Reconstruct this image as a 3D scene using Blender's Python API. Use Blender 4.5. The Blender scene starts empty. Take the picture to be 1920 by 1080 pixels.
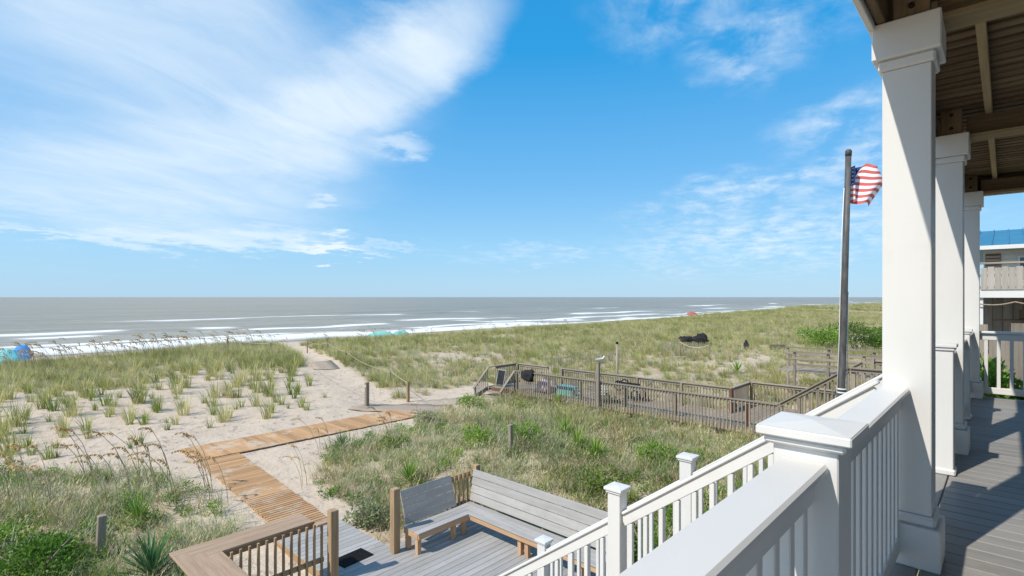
import bpy, bmesh, math, random
import numpy as np
from mathutils import Vector, Matrix, Euler

random.seed(7)
rng = np.random.default_rng(11)
S = bpy.context.scene
C = S.collection
R = math.radians

# ------------------------------------------------------------------ camera
CAMZ = 4.8
YAW = R(43.0)                       # forward direction measured from +X (along the house) towards +Y (the sea)
FPX = 993.0                         # focal length in photo pixels (1920 wide)
FW = (math.cos(YAW), math.sin(YAW)); RT = (math.sin(YAW), -math.cos(YAW))
cam_d = bpy.data.cameras.new('camera'); cam = bpy.data.objects.new('camera', cam_d); C.objects.link(cam)
cam.location = (0, 0, CAMZ); cam.rotation_euler = (R(90), 0, YAW - R(90))
cam_d.sensor_width = 36; cam_d.lens = 36 * FPX / 1920; cam_d.shift_y = 17 / 1920
cam_d.clip_start = 0.05; cam_d.clip_end = 60000
S.camera = cam

# ------------------------------------------------------------------ sun, exposure
SUNV = Vector((-.85, .22, .97)).normalized()
SUN_EL = math.asin(SUNV.z); SUN_AZ = math.atan2(SUNV.x, SUNV.y)
sd = bpy.data.lights.new('sun', 'SUN'); so = bpy.data.objects.new('sun', sd); C.objects.link(so)
sd.energy = 2.75; sd.angle = R(.6); sd.color = (1, .94, .84)
so.rotation_euler = SUNV.to_track_quat('Z', 'Y').to_euler(); so.location = (-20, 5, 30)
S.view_settings.view_transform = 'Standard'; S.view_settings.look = 'None'
S.view_settings.gamma = 1; S.view_settings.exposure = .78; S.view_settings.use_curve_mapping = False

# ------------------------------------------------------------------ node helper
class NB:
    def __init__(s, nt): s.nt = nt; s.n = nt.nodes; s.l = nt.links
    def node(s, t, **k):
        n = s.n.new(t)
        for a, v in k.items(): setattr(n, a, v)
        return n
    def put(s, sock, v):
        if v is None: return
        if isinstance(v, bpy.types.NodeSocket): s.l.new(v, sock)
        else: sock.default_value = v
    def m(s, op, a, b=None, c=None, clamp=False):
        n = s.node('ShaderNodeMath', operation=op, use_clamp=clamp)
        s.put(n.inputs[0], a); s.put(n.inputs[1], b); s.put(n.inputs[2], c)
        return n.outputs[0]
    def vm(s, op, a, b=None):
        n = s.node('ShaderNodeVectorMath', operation=op); s.put(n.inputs[0], a); s.put(n.inputs[1], b)
        return n.outputs[0]
    def noise(s, vec, scale, detail=3, rough=.55, dist=0, dim='3D'):
        n = s.node('ShaderNodeTexNoise', noise_dimensions=dim); s.put(n.inputs['Vector'], vec)
        n.inputs['Scale'].default_value = scale; n.inputs['Detail'].default_value = detail
        n.inputs['Roughness'].default_value = rough; n.inputs['Distortion'].default_value = dist
        return n.outputs['Fac']
    def sep(s, v):
        n = s.node('ShaderNodeSeparateXYZ'); s.put(n.inputs[0], v); return n.outputs
    def comb(s, x, y, z=0.0):
        n = s.node('ShaderNodeCombineXYZ')
        for i, v in enumerate((x, y, z)): s.put(n.inputs[i], v)
        return n.outputs[0]
    def mix(s, f, a, b, blend='MIX'):
        n = s.node('ShaderNodeMix', data_type='RGBA', blend_type=blend)
        s.put(n.inputs['Factor'], f)
        for k, v in (('A', a), ('B', b)):
            so_ = [i for i in n.inputs if i.name == k and i.type == 'RGBA'][0]
            s.put(so_, v if isinstance(v, bpy.types.NodeSocket) else (*v, 1))
        return [o for o in n.outputs if o.type == 'RGBA'][0]
    def ss(s, x, a, b):
        n = s.node('ShaderNodeMapRange', interpolation_type='SMOOTHSTEP')
        s.put(n.inputs[0], x); s.put(n.inputs[1], a); s.put(n.inputs[2], b)
        return n.outputs[0]
    def lin(s, x, a, b, c=0.0, d=1.0):
        n = s.node('ShaderNodeMapRange'); s.put(n.inputs[0], x)
        for i, v in zip((1, 2, 3, 4), (a, b, c, d)): n.inputs[i].default_value = v
        return n.outputs[0]

def azel(px, py):
    dx = (px - 960) / FPX; dz = (557 - py) / FPX
    return YAW - math.atan(dx), math.atan(dz / math.sqrt(1 + dx * dx))

# ------------------------------------------------------------------ sky with cirrus
W = bpy.data.worlds.new('World'); S.world = W; W.use_nodes = True
nb = NB(W.node_tree); W.node_tree.nodes.clear()
sky = nb.node('ShaderNodeTexSky', sky_type='NISHITA'); sky.sun_disc = False
sky.sun_elevation = SUN_EL; sky.sun_rotation = SUN_AZ; sky.altitude = 0
sky.air_density = 1.0; sky.dust_density = .25; sky.ozone_density = 2.2
hs = nb.node('ShaderNodeHueSaturation'); hs.inputs['Hue'].default_value = .487
hs.inputs['Saturation'].default_value = 1.22; hs.inputs['Value'].default_value = 1.0
nb.l.new(sky.outputs[0], hs.inputs['Color'])
dirv = nb.node('ShaderNodeTexCoord').outputs['Generated']
dx_, dy_, dz_ = nb.sep(nb.vm('NORMALIZE', dirv))
el = nb.m('ARCSINE', dz_)
az = nb.m('ARCTAN2', dy_, dx_)
zc = nb.m('MAXIMUM', nb.m('ADD', dz_, .12), .03)
pl = nb.comb(nb.m('DIVIDE', dx_, zc), nb.m('DIVIDE', dy_, zc))          # cloud layer seen from below
# broad drift of the cloud edges
w1 = nb.noise(pl, 1.3, 3, .6); w2 = nb.noise(nb.vm('ADD', pl, (7.3, 2.1, 0)), 1.3, 3, .6)
f1 = nb.noise(nb.vm('ADD', pl, (3.3, 8.1, 0)), 4.0, 8, .66); 
azw = nb.m('ADD', az, nb.m('MULTIPLY', nb.m('SUBTRACT', w1, .5), .13))
elw = nb.m('ADD', el, nb.m('MULTIPLY', nb.m('SUBTRACT', w2, .5), .085))
elw = nb.m('ADD', elw, nb.m('MULTIPLY', nb.m('SUBTRACT', f1, .5), .085))
def veil(px, py, rx, ry, rot, strength, soft):
    """a patch of cirrus: centre and radii in photo pixels turned to azimuth/elevation"""
    a0, e0 = azel(px, py)
    k = 1 / FPX * .86
    da = nb.m('MULTIPLY', nb.m('SUBTRACT', a0, azw), 1 / k); de = nb.m('MULTIPLY', nb.m('SUBTRACT', elw, e0), 1 / k)
    c, s_ = math.cos(R(rot)), math.sin(R(rot))
    u = nb.m('ADD', nb.m('MULTIPLY', da, c / rx), nb.m('MULTIPLY', de, s_ / rx))
    v = nb.m('ADD', nb.m('MULTIPLY', da, -s_ / ry), nb.m('MULTIPLY', de, c / ry))
    r = nb.m('SQRT', nb.m('ADD', nb.m('MULTIPLY', u, u), nb.m('MULTIPLY', v, v)))
    return nb.m('MULTIPLY', nb.ss(r, 1 + soft, 1 - soft), strength)
px_, py_, _z = nb.sep(pl); ca, sa = math.cos(R(20)), math.sin(R(20))
stretch = nb.vm('MULTIPLY', nb.comb(nb.m('ADD', nb.m('MULTIPLY', px_, ca), nb.m('MULTIPLY', py_, sa)), nb.m('SUBTRACT', nb.m('MULTIPLY', py_, ca), nb.m('MULTIPLY', px_, sa))), (.6, 1.5, 1))
streak = nb.noise(stretch, 2.2, 8, .62, .6)
puff = nb.noise(pl, 6.5, 6, .6, .3)
groups = []
for a in [(285, -30, 235, 190, 0, .66, .45), (60, 110, 430, 230, 0, .34, .8), (695, 165, 255, 74, 29, .9, .5), (470, 250, 270, 62, 12, .72, .65),
          (850, 75, 130, 52, 36, .5, .7), (620, 120, 150, 60, 20, .35, .8), (280, 345, 320, 56, 4, .55, .65), (360, 405, 220, 46, 0, .42, .7), (400, 446, 190, 17, 0, .72, .7), (90, 434, 120, 7, 0, .55, .9),
          (600, 305, 120, 26, 8, .45, .8), (745, 278, 62, 15, 8, .6, .7), (622, 468, 84, 14, -3, 1.2, .5), (720, 459, 70, 5, 0, .4, .9), (614, 366, 28, 7, 8, .55, .7)]:
    groups.append(veil(*a))
smooth = groups[0]
for g_ in groups[1:]: smooth = nb.m('SUBTRACT', nb.m('ADD', smooth, g_), nb.m('MULTIPLY', smooth, g_))
d_smooth = nb.m('MULTIPLY', smooth, nb.lin(streak, .3, .7, .66, 1.08))
puffy = None
for a in [(1290, 25, 150, 60, -8, .62, .7), (1340, 105, 80, 45, -35, .6, .7), (1480, 30, 130, 60, 15, .62, .7), (1400, 130, 50, 24, 0, .7, .8),
          (1570, 225, 90, 36, 15, .8, .8), (1420, 350, 190, 34, 12, .85, .8), (1590, 320, 130, 50, 15, .75, .8),
          (1450, 440, 240, 58, 4, .85, .8), (1000, 478, 160, 14, 0, .5, .9), (1100, 478, 120, 10, 0, .5, .9)]:
    v_ = veil(*a); puffy = v_ if puffy is None else nb.m('MAXIMUM', puffy, v_)
wid = nb.ss(nb.noise(pl, .9, 2, .5), .26, .48)                        # unseen cloud veil outside the view, thickened to add fill light
off = nb.ss(nb.m('ABSOLUTE', nb.m('SUBTRACT', nb.m('ARCTAN2', nb.m('SINE', nb.m('SUBTRACT', az, YAW)), nb.m('COSINE', nb.m('SUBTRACT', az, YAW))), 0.0)), .85, 1.15)
puffy = nb.m('MAXIMUM', puffy, nb.m('MULTIPLY', nb.m('MULTIPLY', wid, off), .9))
d_puff = nb.m('MULTIPLY', puffy, nb.ss(nb.m('ADD', nb.m('MULTIPLY', puff, .55), nb.m('MULTIPLY', streak, .45)), .38, .72))
dens = nb.m('MAXIMUM', d_smooth, d_puff)
dens = nb.m('MULTIPLY', dens, nb.ss(dz_, .0, .05), clamp=True)
ramp = nb.node('ShaderNodeValToRGB'); nb.l.new(nb.m('MAXIMUM', dz_, 0.0), ramp.inputs[0]); e_ = ramp.color_ramp.elements
while len(e_) < 5: e_.new(.5)
for el_, (p_, c_) in zip(e_, ((0, (.37, .62, .84)), (.08, (.31, .61, .90)), (.22, (.155, .47, .86)), (.42, (.022, .34, .77)), (1, (.01, .20, .56)))): el_.position = p_; el_.color = (*c_, 1)
blue = nb.vm('SCALE', ramp.outputs[0]); blue.node.inputs['Scale'].default_value = 7.4
hsc = nb.mix(.86, hs.outputs[0], blue)
skyc = nb.mix(nb.m('MULTIPLY', dens, .93), hsc, (5.95, 6.7, 7.35))
bg = nb.node('ShaderNodeBackground'); bg.inputs['Strength'].default_value = .085
nb.l.new(skyc, bg.inputs['Color'])
wo = nb.node('ShaderNodeOutputWorld'); nb.l.new(bg.outputs[0], wo.inputs[0])

# ------------------------------------------------------------------ materials
MATS = {}
def base_mat(name):
    m = bpy.data.materials.new(name); m.use_nodes = True
    b = NB(m.node_tree); p = m.node_tree.nodes['Principled BSDF']
    return m, b, p
def M(name, c1, c2=None, scale=6, stretch=(1, 1, 1), rough=.6, bump=.15, var=.12, spec=.3, fine=None, thresh=(.35, .68), dist=.004, drift=None):
    """plain surface: two tones mixed by noise, per-object tint, fine relief"""
    if name in MATS: return MATS[name]
    m, b, p = base_mat(name)
    c2 = c2 or tuple(x * .8 for x in c1)
    oi = b.node('ShaderNodeObjectInfo')
    co = b.node('ShaderNodeTexCoord').outputs['Object']
    v = b.vm('ADD', b.vm('MULTIPLY', co, stretch), b.vm('MULTIPLY', b.comb(oi.outputs['Random'], oi.outputs['Random'], oi.outputs['Random']), (37, 91, 53)))
    n = b.noise(v, scale, 5, .6)
    col = b.mix(b.ss(n, *thresh), c1, c2)
    if fine:
        n2 = b.noise(v, scale * 7, 3, .6); col = b.mix(b.m('MULTIPLY', b.ss(n2, .5, .8), .5), col, fine)
    h = b.node('ShaderNodeHueSaturation'); b.l.new(col, h.inputs['Color'])
    b.put(h.inputs['Value'], b.lin(oi.outputs['Random'], 0, 1, 1 - var, 1 + var))
    out_c = h.outputs[0]
    if drift:      # dust, stains or blown sand lying across neighbouring boards
        wp_ = b.node('ShaderNodeNewGeometry').outputs['Position']; dn = b.m('ADD', b.m('MULTIPLY', b.noise(wp_, drift[1], 4, .6), .7), b.m('MULTIPLY', b.noise(wp_, drift[1] * 9, 3, .6), .3))
        out_c = b.mix(b.m('MULTIPLY', b.ss(dn, drift[2], drift[3]), drift[4]), out_c, drift[0])
    b.l.new(out_c, p.inputs['Base Color'])
    p.inputs['Roughness'].default_value = rough; p.inputs['Specular IOR Level'].default_value = spec
    if bump:
        bu = b.node('ShaderNodeBump'); bu.inputs['Strength'].default_value = bump; bu.inputs['Distance'].default_value = dist
        b.put(bu.inputs['Height'], b.noise(v, scale * 3, 4, .6)); b.l.new(bu.outputs[0], p.inputs['Normal'])
    MATS[name] = m
    return m
def wood(name, c1, c2, axis, rough=.75, var=.14, bump=.35, fine=None, scale=5, drift=None):
    st = {'x': (.12, 1.6, 1.6), 'y': (1.6, .12, 1.6), 'z': (1.6, 1.6, .12)}[axis]
    return M(name + '_' + axis, c1, c2, scale * 2, st, rough, bump, var, .2, fine, drift=drift)
def WHITE(ax='x'): return M('white_paint_' + ax, drift=((.52, .495, .45), 2.4, .53, .74, .22), c1=(.70, .69, .67), c2=(.66, .648, .628), scale=2.2, stretch={'x': (.3, 1, 1), 'y': (1, .3, 1), 'z': (1, 1, .3)}[ax], rough=.45, bump=.3, var=.02, spec=.3)
def TREAT(ax): return wood('treated_pine', (.43, .30, .175), (.31, .205, .115), ax, fine=(.22, .15, .09))
def TREATL(ax): return wood('new_pine', (.56, .36, .215), (.47, .29, .17), ax, fine=(.33, .2, .12), var=.08)
def CAPW(ax): return wood('cap_pine', (.45, .315, .215), (.36, .25, .17), ax, fine=(.25, .17, .11), var=.08)
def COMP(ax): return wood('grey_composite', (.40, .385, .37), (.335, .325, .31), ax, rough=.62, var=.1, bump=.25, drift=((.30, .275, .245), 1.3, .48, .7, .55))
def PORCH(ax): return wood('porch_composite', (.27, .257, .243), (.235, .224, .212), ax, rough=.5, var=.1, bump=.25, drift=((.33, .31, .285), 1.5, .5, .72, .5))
def ORNG(ax): return wood('walkway_pine', (.50, .295, .145), (.40, .23, .115), ax, fine=(.30, .18, .1), var=.2, drift=((.55, .45, .35), .8, .5, .64, .8))
def GREYW(ax): return wood('weathered_grey_wood', (.345, .29, .225), (.25, .21, .165), ax, fine=(.19, .165, .135), var=.17)
def OLDW(ax): return wood('old_screen_wood', (.29, .25, .205), (.21, .18, .15), ax, fine=(.14, .12, .1), var=.2)
def REDW(ax): return wood('reddish_wood', (.24, .105, .06), (.17, .08, .05), ax)
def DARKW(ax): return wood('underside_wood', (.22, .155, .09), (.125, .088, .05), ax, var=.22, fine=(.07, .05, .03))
def METALP(): return M('pole_grey', (.065, .06, .058), (.125, .12, .115), 9, (1, 1, .25), .55, .3, .0, .4)
BLACK = M('black_fabric', (.016, .016, .018), (.03, .03, .033), 8, rough=.85, bump=.4)
RUBBER = M('black_rubber', (.022, .022, .024), (.012, .012, .012), 30, rough=.8, bump=.6, dist=.01)
ROPE = M('rope_tan', (.58, .50, .33), (.44, .37, .23), 40, rough=.9)
ROPEW = M('rope_white', (.72, .71, .68), (.6, .59, .56), 40, rough=.9)
TEAL = M('teal_fabric', (.14, .42, .39), (.18, .48, .45), 2, rough=.75)
AQUA = M('aqua_fabric', (.16, .55, .60), (.10, .45, .52), 2, rough=.75)
BLUEF = M('blue_fabric', (.035, .20, .52), (.05, .27, .60), 2, rough=.75)
REDF = M('red_fabric', (.40, .12, .11), (.34, .10, .095), 2, rough=.75)
PINK = M('lilac_fabric', (.46, .36, .43), (.38, .29, .36), 5, rough=.9)
STEEL = M('galvanised_steel', (.42, .43, .44), (.32, .33, .34), 12, rough=.4, spec=.5)
CREAM = M('cream_siding', (.70, .66, .57), (.64, .60, .52), 2, rough=.7, var=.03)
ROOFB = M('blue_metal_roof', (.045, .17, .27), (.06, .20, .31), 1.2, rough=.4, var=.03, spec=.4)
GLASS = M('dark_glass', (.10, .13, .15), (.06, .08, .10), 1, rough=.12, spec=.6, bump=0)
GULLW = M('gull_white', (.78, .78, .76), (.70, .70, .68), 8, rough=.8)
GULLG = M('gull_grey', (.36, .37, .38), (.30, .31, .32), 8, rough=.8)
GULLO = M('gull_yellow', (.62, .38, .06), rough=.6)
STRIPE_R = M('flag_red', (.62, .14, .13), (.55, .11, .105), 3, rough=.8)
STRIPE_W = M('flag_white', (.84, .82, .81), (.80, .77, .76), 3, rough=.8)
CANTON = M('flag_blue', (.025, .06, .20), (.02, .045, .15), 3, rough=.8)

def leaf_mat(name, cols, rough=.6, trans=.38, posscale=.35):
    m, b, p = base_mat(name)
    oi = b.node('ShaderNodeObjectInfo'); ge = b.node('ShaderNodeNewGeometry')
    pn = b.noise(ge.outputs['Position'], posscale, 2, .5)
    f = b.m('ADD', b.m('MULTIPLY', oi.outputs['Random'], .55), b.m('MULTIPLY', b.ss(pn, .3, .7), .45))
    isl = b.m('ADD', f, b.m('MULTIPLY', b.m('SUBTRACT', ge.outputs['Random Per Island'], .5), .7), clamp=True)
    cr = b.node('ShaderNodeValToRGB'); b.l.new(isl, cr.inputs[0])
    e = cr.color_ramp.elements
    while len(e) < len(cols): e.new(.5)
    for i, c in enumerate(cols): e[i].position = i / (len(cols) - 1); e[i].color = (*c, 1)
    b.l.new(cr.outputs[0], p.inputs['Base Color']); p.inputs['Roughness'].default_value = rough
    p.inputs['Specular IOR Level'].default_value = .25
    tr = b.node('ShaderNodeBsdfTranslucent'); b.l.new(cr.outputs[0], tr.inputs['Color'])
    mx = b.node('ShaderNodeMixShader'); mx.inputs[0].default_value = trans
    out = [n for n in m.node_tree.nodes if n.type == 'OUTPUT_MATERIAL'][0]
    b.l.new(p.outputs[0], mx.inputs[1]); b.l.new(tr.outputs[0], mx.inputs[2]); b.l.new(mx.outputs[0], out.inputs[0])
    return m
L_DUNE = leaf_mat('dune_grass_leaf', [(.22, .245, .07), (.38, .385, .13), (.55, .51, .21), (.74, .66, .38)])
L_GREEN = leaf_mat('green_grass_leaf', [(.10, .165, .03), (.19, .27, .05), (.31, .38, .08), (.50, .48, .17)])
L_GREY = leaf_mat('grey_green_leaf', [(0.232, 0.279, 0.139), (0.357, 0.388, 0.202), (0.496, 0.496, 0.295), (0.651, 0.605, 0.403)])
L_DRY = leaf_mat('dry_stem', [(0.310, 0.225, 0.124), (0.496, 0.388, 0.217), (0.682, 0.558, 0.341), (0.720, 0.698, 0.465)], trans=.12)
L_SHRUB = leaf_mat('shrub_leaf', [(0.070, 0.155, 0.023), (0.132, 0.264, 0.031), (0.232, 0.388, 0.046), (0.341, 0.465, 0.093)], rough=.45)
L_DARK = leaf_mat('dark_shrub_leaf', [(.03, .065, .014), (.06, .12, .02), (.10, .18, .03), (.16, .22, .05)], rough=.45)
L_YUC = leaf_mat('yucca_leaf', [(0.109, 0.202, 0.031), (0.186, 0.326, 0.046), (0.310, 0.434, 0.078), (0.496, 0.542, 0.155)], rough=.4)
L_YUCB = leaf_mat('blue_yucca_leaf', [(.05, .12, .045), (.085, .19, .07), (.13, .25, .09), (.20, .30, .11)], rough=.4)
L_STALK = leaf_mat('oat_stalk', [(.24, .185, .11), (.32, .25, .15), (.40, .33, .20), (.48, .41, .26)], trans=.05)
L_OAT = leaf_mat('oat_seed', [(0.341, 0.202, 0.078), (0.496, 0.310, 0.124), (0.651, 0.449, 0.202), (0.720, 0.589, 0.310)], trans=.2)

# ------------------------------------------------------------------ objects
WP = {}
def link(o, parent=None, loc=(0, 0, 0), rot=(0, 0, 0)):
    C.objects.link(o)
    if parent is not None:
        o.parent = parent; b_ = WP[parent.name]; o.location = (loc[0] - b_[0], loc[1] - b_[1], loc[2] - b_[2])
    else: o.location = loc
    o.rotation_euler = rot; WP[o.name] = tuple(loc)
    return o
def tag(o, label, cat, group=None, kind=None):
    o['label'] = label; o['category'] = cat
    if group: o['group'] = group
    if kind: o['kind'] = kind
    return o
def thing(name, label, cat, loc, group=None):
    return tag(link(bpy.data.objects.new(name, None), None, loc), label, cat, group)
def mesh(name, v, f, mat=None, smooth=False):
    me = bpy.data.meshes.new(name); me.from_pydata([tuple(map(float, x)) for x in v], [], f)
    if mat: me.materials.append(mat)
    if smooth: me.polygons.foreach_set('use_smooth', [True] * len(me.polygons))
    me.update(); return me
BOX = {}
def boxmesh(sx, sy, sz, mat, b=.004):
    k = (round(sx, 4), round(sy, 4), round(sz, 4), mat.name, b)
    if k not in BOX:
        bm = bmesh.new(); bmesh.ops.create_cube(bm, size=1)
        for v in bm.verts: v.co = (v.co.x * sx, v.co.y * sy, v.co.z * sz)
        b2 = min(b, .3 * min(sx, sy, sz))
        if b2 > 0: bmesh.ops.bevel(bm, geom=bm.edges[:], offset=b2, segments=1, affect='EDGES')
        me = bpy.data.meshes.new('box'); bm.to_mesh(me); bm.free(); me.materials.append(mat); BOX[k] = me
    return BOX[k]
def box(name, x0, x1, y0, y1, z0, z1, mat, parent, b=.004):
    me = boxmesh(x1 - x0, y1 - y0, z1 - z0, mat, b)
    return link(bpy.data.objects.new(name, me), parent, ((x0 + x1) / 2, (y0 + y1) / 2, (z0 + z1) / 2))
def beam(name, p0, p1, w, h, mat, parent, b=.004, roll=0):
    p0, p1 = Vector(p0), Vector(p1); d = p1 - p0; L = d.length; x = d / L
    up = Vector((0, 0, 1)) if abs(x.z) < .98 else Vector((0, 1, 0))
    y = up.cross(x).normalized(); z = x.cross(y)
    rot = Matrix((x, y, z)).transposed().to_euler()
    return link(bpy.data.objects.new(name, boxmesh(L, w, h, mat, b)), parent, tuple((p0 + p1) / 2), rot)
def tubemesh(name, pts, rad, mat, seg=8, cap=True):
    pts = [Vector(p) for p in pts]; n = len(pts); rad = rad if hasattr(rad, '__len__') else [rad] * n
    v = []; f = []
    prev = None
    for i, p in enumerate(pts):
        t = (pts[min(i + 1, n - 1)] - pts[max(i - 1, 0)]).normalized()
        a = t.orthogonal().normalized() if prev is None else (prev - t * prev.dot(t)).normalized()
        prev = a; b_ = t.cross(a)
        for k in range(seg):
            q = 2 * math.pi * k / seg; v.append(p + (a * math.cos(q) + b_ * math.sin(q)) * rad[i])
    for i in range(n - 1):
        for k in range(seg):
            f.append((i * seg + k, i * seg + (k + 1) % seg, (i + 1) * seg + (k + 1) % seg, (i + 1) * seg + k))
    if cap: f.append(tuple(range(seg))[::-1]); f.append(tuple((n - 1) * seg + k for k in range(seg)))
    return mesh(name, v, f, mat, True)
def tube(name, pts, rad, mat, parent, seg=8, origin=None):
    o0 = Vector(origin or pts[0]); me = tubemesh(name, [Vector(p) - o0 for p in pts], rad, mat, seg)
    return link(bpy.data.objects.new(name, me), parent, tuple(o0))
def ray(px, py):
    dx = (px - 960) / FPX; dz = (557 - py) / FPX
    return FW[0] + RT[0] * dx, FW[1] + RT[1] * dx, dz
def at(px, py, z):
    a, b, c = ray(px, py); d = (z - CAMZ) / c; return a * d, b * d, z
def proj(x, y, z):
    d = x * FW[0] + y * FW[1]; r = x * RT[0] + y * RT[1]
    with np.errstate(divide='ignore', invalid='ignore'):
        return 960 + FPX * r / d, 557 - FPX * (z - CAMZ) / d, d

# ------------------------------------------------------------------ terrain
def vn(x, y, s=0):
    x = np.asarray(x, float); y = np.asarray(y, float)
    xi, yi = np.floor(x), np.floor(y); fx, fy = x - xi, y - yi
    fx = fx * fx * (3 - 2 * fx); fy = fy * fy * (3 - 2 * fy)
    def h(a, b_):
        t = np.sin(a * 127.1 + b_ * 311.7 + s * 74.7) * 43758.5453; return t - np.floor(t)
    return (h(xi, yi) * (1 - fx) + h(xi + 1, yi) * fx) * (1 - fy) + (h(xi, yi + 1) * (1 - fx) + h(xi + 1, yi + 1) * fx) * fy
def fbm(x, y, s=0, o=4):
    t = 0; a = .5
    for i in range(o): t = t + a * (vn(x * 2 ** i, y * 2 ** i, s + i * 13) - .5); a *= .5
    return t * 2
def sst(x, a, b):
    t = np.clip((x - a) / (b - a), 0, 1); return t * t * (3 - 2 * t)
def pathx(y): return 13.2 + (np.asarray(y) - 20) * .31
def pathd(x, y):
    """distance from the sand path through the dune (large elsewhere)"""
    d = np.abs(x - pathx(y)) / 1.05
    return np.where((y > 19.5) & (y < 60), d, 50.0)
def ground(x, y):
    x = np.asarray(x, float); y = np.asarray(y, float)
    z = .28 * fbm(x / 7, y / 7, 3, 3) + .05 * fbm(x / 1.1, y / 1.1, 9, 3)
    crest = 42 + 1.0 * np.sin(x / 13.)
    amp = .42 + .35 * fbm(x / 14, y * 0, 21, 2) + .8 * sst(x, 60, 160)
    rise = sst(y, 22, 40)
    z = z + amp * rise * (1 - .4 * np.exp(-(pathd(x, y) / 1.5) ** 2) * sst(y, 30, 40))
    z = z + .55 * sst(x, 24, 42) * (1 - rise) * sst(y, 4, 14)
    fall = sst(y - crest, 3, 14)
    beach = -1.3 - 2.35 * (y - 56) / 50
    z = z * (1 - fall) + np.minimum(beach, -1.1) * fall
    z = np.where(y > 112, np.minimum(z, -3.6), z)
    z = z - .12 * np.exp(-(pathd(x, y) / 1.2) ** 2)
    # level ground under decks, walkways and the boardwalk
    def flat(z, x0, x1, y0, y1, lv, s=.8):
        w = sst(x, x0 - s, x0) * (1 - sst(x, x1, x1 + s)) * sst(y, y0 - s, y0) * (1 - sst(y, y1, y1 + s))
        return z * (1 - w) + lv * w
    z = flat(z, 1.8, 8.2, -4, 10.6, -.08)
    z = flat(z, 4.4, 6.3, 10.3, 18.6, -.03)
    z = flat(z, 5.0, 17.2, 17.0, 19.6, -.03)
    z = flat(z, 18.2, 22.5, -2, 18.8, .02, 1.5)
    z = z + .28 * np.exp(-(((x - 12.5) / 3.2) ** 2 + ((y - 11.5) / 3.2) ** 2))
    return z
def g1(x, y): return float(ground(x, y))

bxY = np.array([-5, 6, 9, 10.6, 12, 15, 17.2, 18.6, 20, 21, 22.5]); bxX = np.array([1.9, 1.9, 1.9, 4.2, 4.5, 4.55, 4.2, 3.0, 1.6, .6, -6])
mtX = np.array([5.6, 6.0, 6.5, 8.7, 11.6, 14, 17, 18.2]); mtY = np.array([9.5, 12.8, 13.8, 15.9, 16.7, 17.0, 17.6, 17.8])
def cover(x, y):
    """how much of the ground is planted, 0..1, following the bare and grown places in the photograph"""
    x = np.asarray(x, float); y = np.asarray(y, float)
    wob = .5 * fbm(x / 1.6, y / 1.6, 5, 3)
    c = np.zeros_like(x)
    c = np.maximum(c, sst(np.interp(y, bxY, bxX) - x + wob, -.25, 1.0) * (y < 23))                        # left foreground
    m = sst(np.interp(x, mtX, mtY, left=-9) - y + wob, -.2, .9) * (x < 18.2) * (x > 5.85) * ((x > 8.1) | (y > 8.7))   # mound behind the deck
    c = np.maximum(c, m)
    rows = sst(y + 7 * fbm(x / 3.2, y / 3.2, 8, 3), 32.5, 36.0) * (x < pathx(y))                                # dune crest left of the path
    c = np.maximum(c, rows)
    r = sst(y + 2.2 * fbm(x / 3, y / 3, 12, 3), 20.6, 22.2) * (x > pathx(y)) * (.3 + .7 * sst(fbm(x / 3.2, y / 3.2, 31, 3), -.25, .08))
    c = np.maximum(c, r)
    c = np.maximum(c, (x > 22.6) * sst(fbm(x / 5, y / 5, 41, 3), -.42, -.2))
    c = np.maximum(c, ((x > 20.6) & (y > 7.8)) * sst(fbm(x / 5, y / 5, 41, 3), -.42, -.2))
    c = c * sst(pathd(x, y) + .25 * fbm(x / 1.2, y / 1.2, 2, 2), .85, 1.35)
    patch = np.exp(-(((x - 36) / 6) ** 2 + ((y - 12.6) / 1.1) ** 2))                                            # bare sand on the far lane
    c = c * (1 - .9 * sst(patch, .35, .7))
    c = c * (1 - sst(y - 42 - 1.0 * np.sin(x / 13.), 5, 9))
    c = c * np.where(y < 20, .45 + .55 * sst(fbm(x / .9, y / .9, 91, 3), -.28, .02), 1)
    walk = ((x > 4.4) & (x < 6.3) & (y > 9.5) & (y < 19)) | ((x > 5) & (x < 15.5) & (y > 17.0) & (y < 20.6))
    deck = ((x > 1.9) & (x < 8.0) & (y < 8.9)) | ((x > 4.3) & (x < 5.85) & (y < 10.7))
    bw = ((x > 18.2) & (x < 20.6) & (y < 18.9)) | ((x > 18.2) & (x < 22.6) & (y < 7.8))
    return np.where(walk | deck | bw, 0, c)

def axis(a, b, step, lo, hi, gr=1.22):
    xs = list(np.arange(a, b + 1e-6, step)); s = step; x = a
    left = []
    while x > lo: s *= gr; x -= s; left.append(x)
    s = step; x = b; right = []
    while x < hi: s *= gr; x += s; right.append(x)
    return np.array(left[::-1] + xs + right)
def gridmesh(name, X, Y, Z, mat, attrs=None):
    nx, ny = len(X), len(Y)
    xx, yy = np.meshgrid(X, Y); v = np.stack([xx, yy, Z], -1).reshape(-1, 3)
    i = np.arange(nx * ny).reshape(ny, nx)
    q = np.stack([i[:-1, :-1], i[:-1, 1:], i[1:, 1:], i[1:, :-1]], -1).reshape(-1, 4)
    me = bpy.data.meshes.new(name)
    me.vertices.add(len(v)); me.vertices.foreach_set('co', v.ravel())
    me.loops.add(q.size); me.loops.foreach_set('vertex_index', q.ravel())
    me.polygons.add(len(q)); me.polygons.foreach_set('loop_start', np.arange(0, q.size, 4)); 
    me.polygons.foreach_set('use_smooth', np.ones(len(q), bool))
    for k, a in (attrs or {}).items():
        at_ = me.attributes.new(k, 'FLOAT', 'POINT'); at_.data.foreach_set('value', a.ravel().astype(np.float32))
    me.materials.append(mat); me.update(calc_edges=True); me.validate()
    return me
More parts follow.
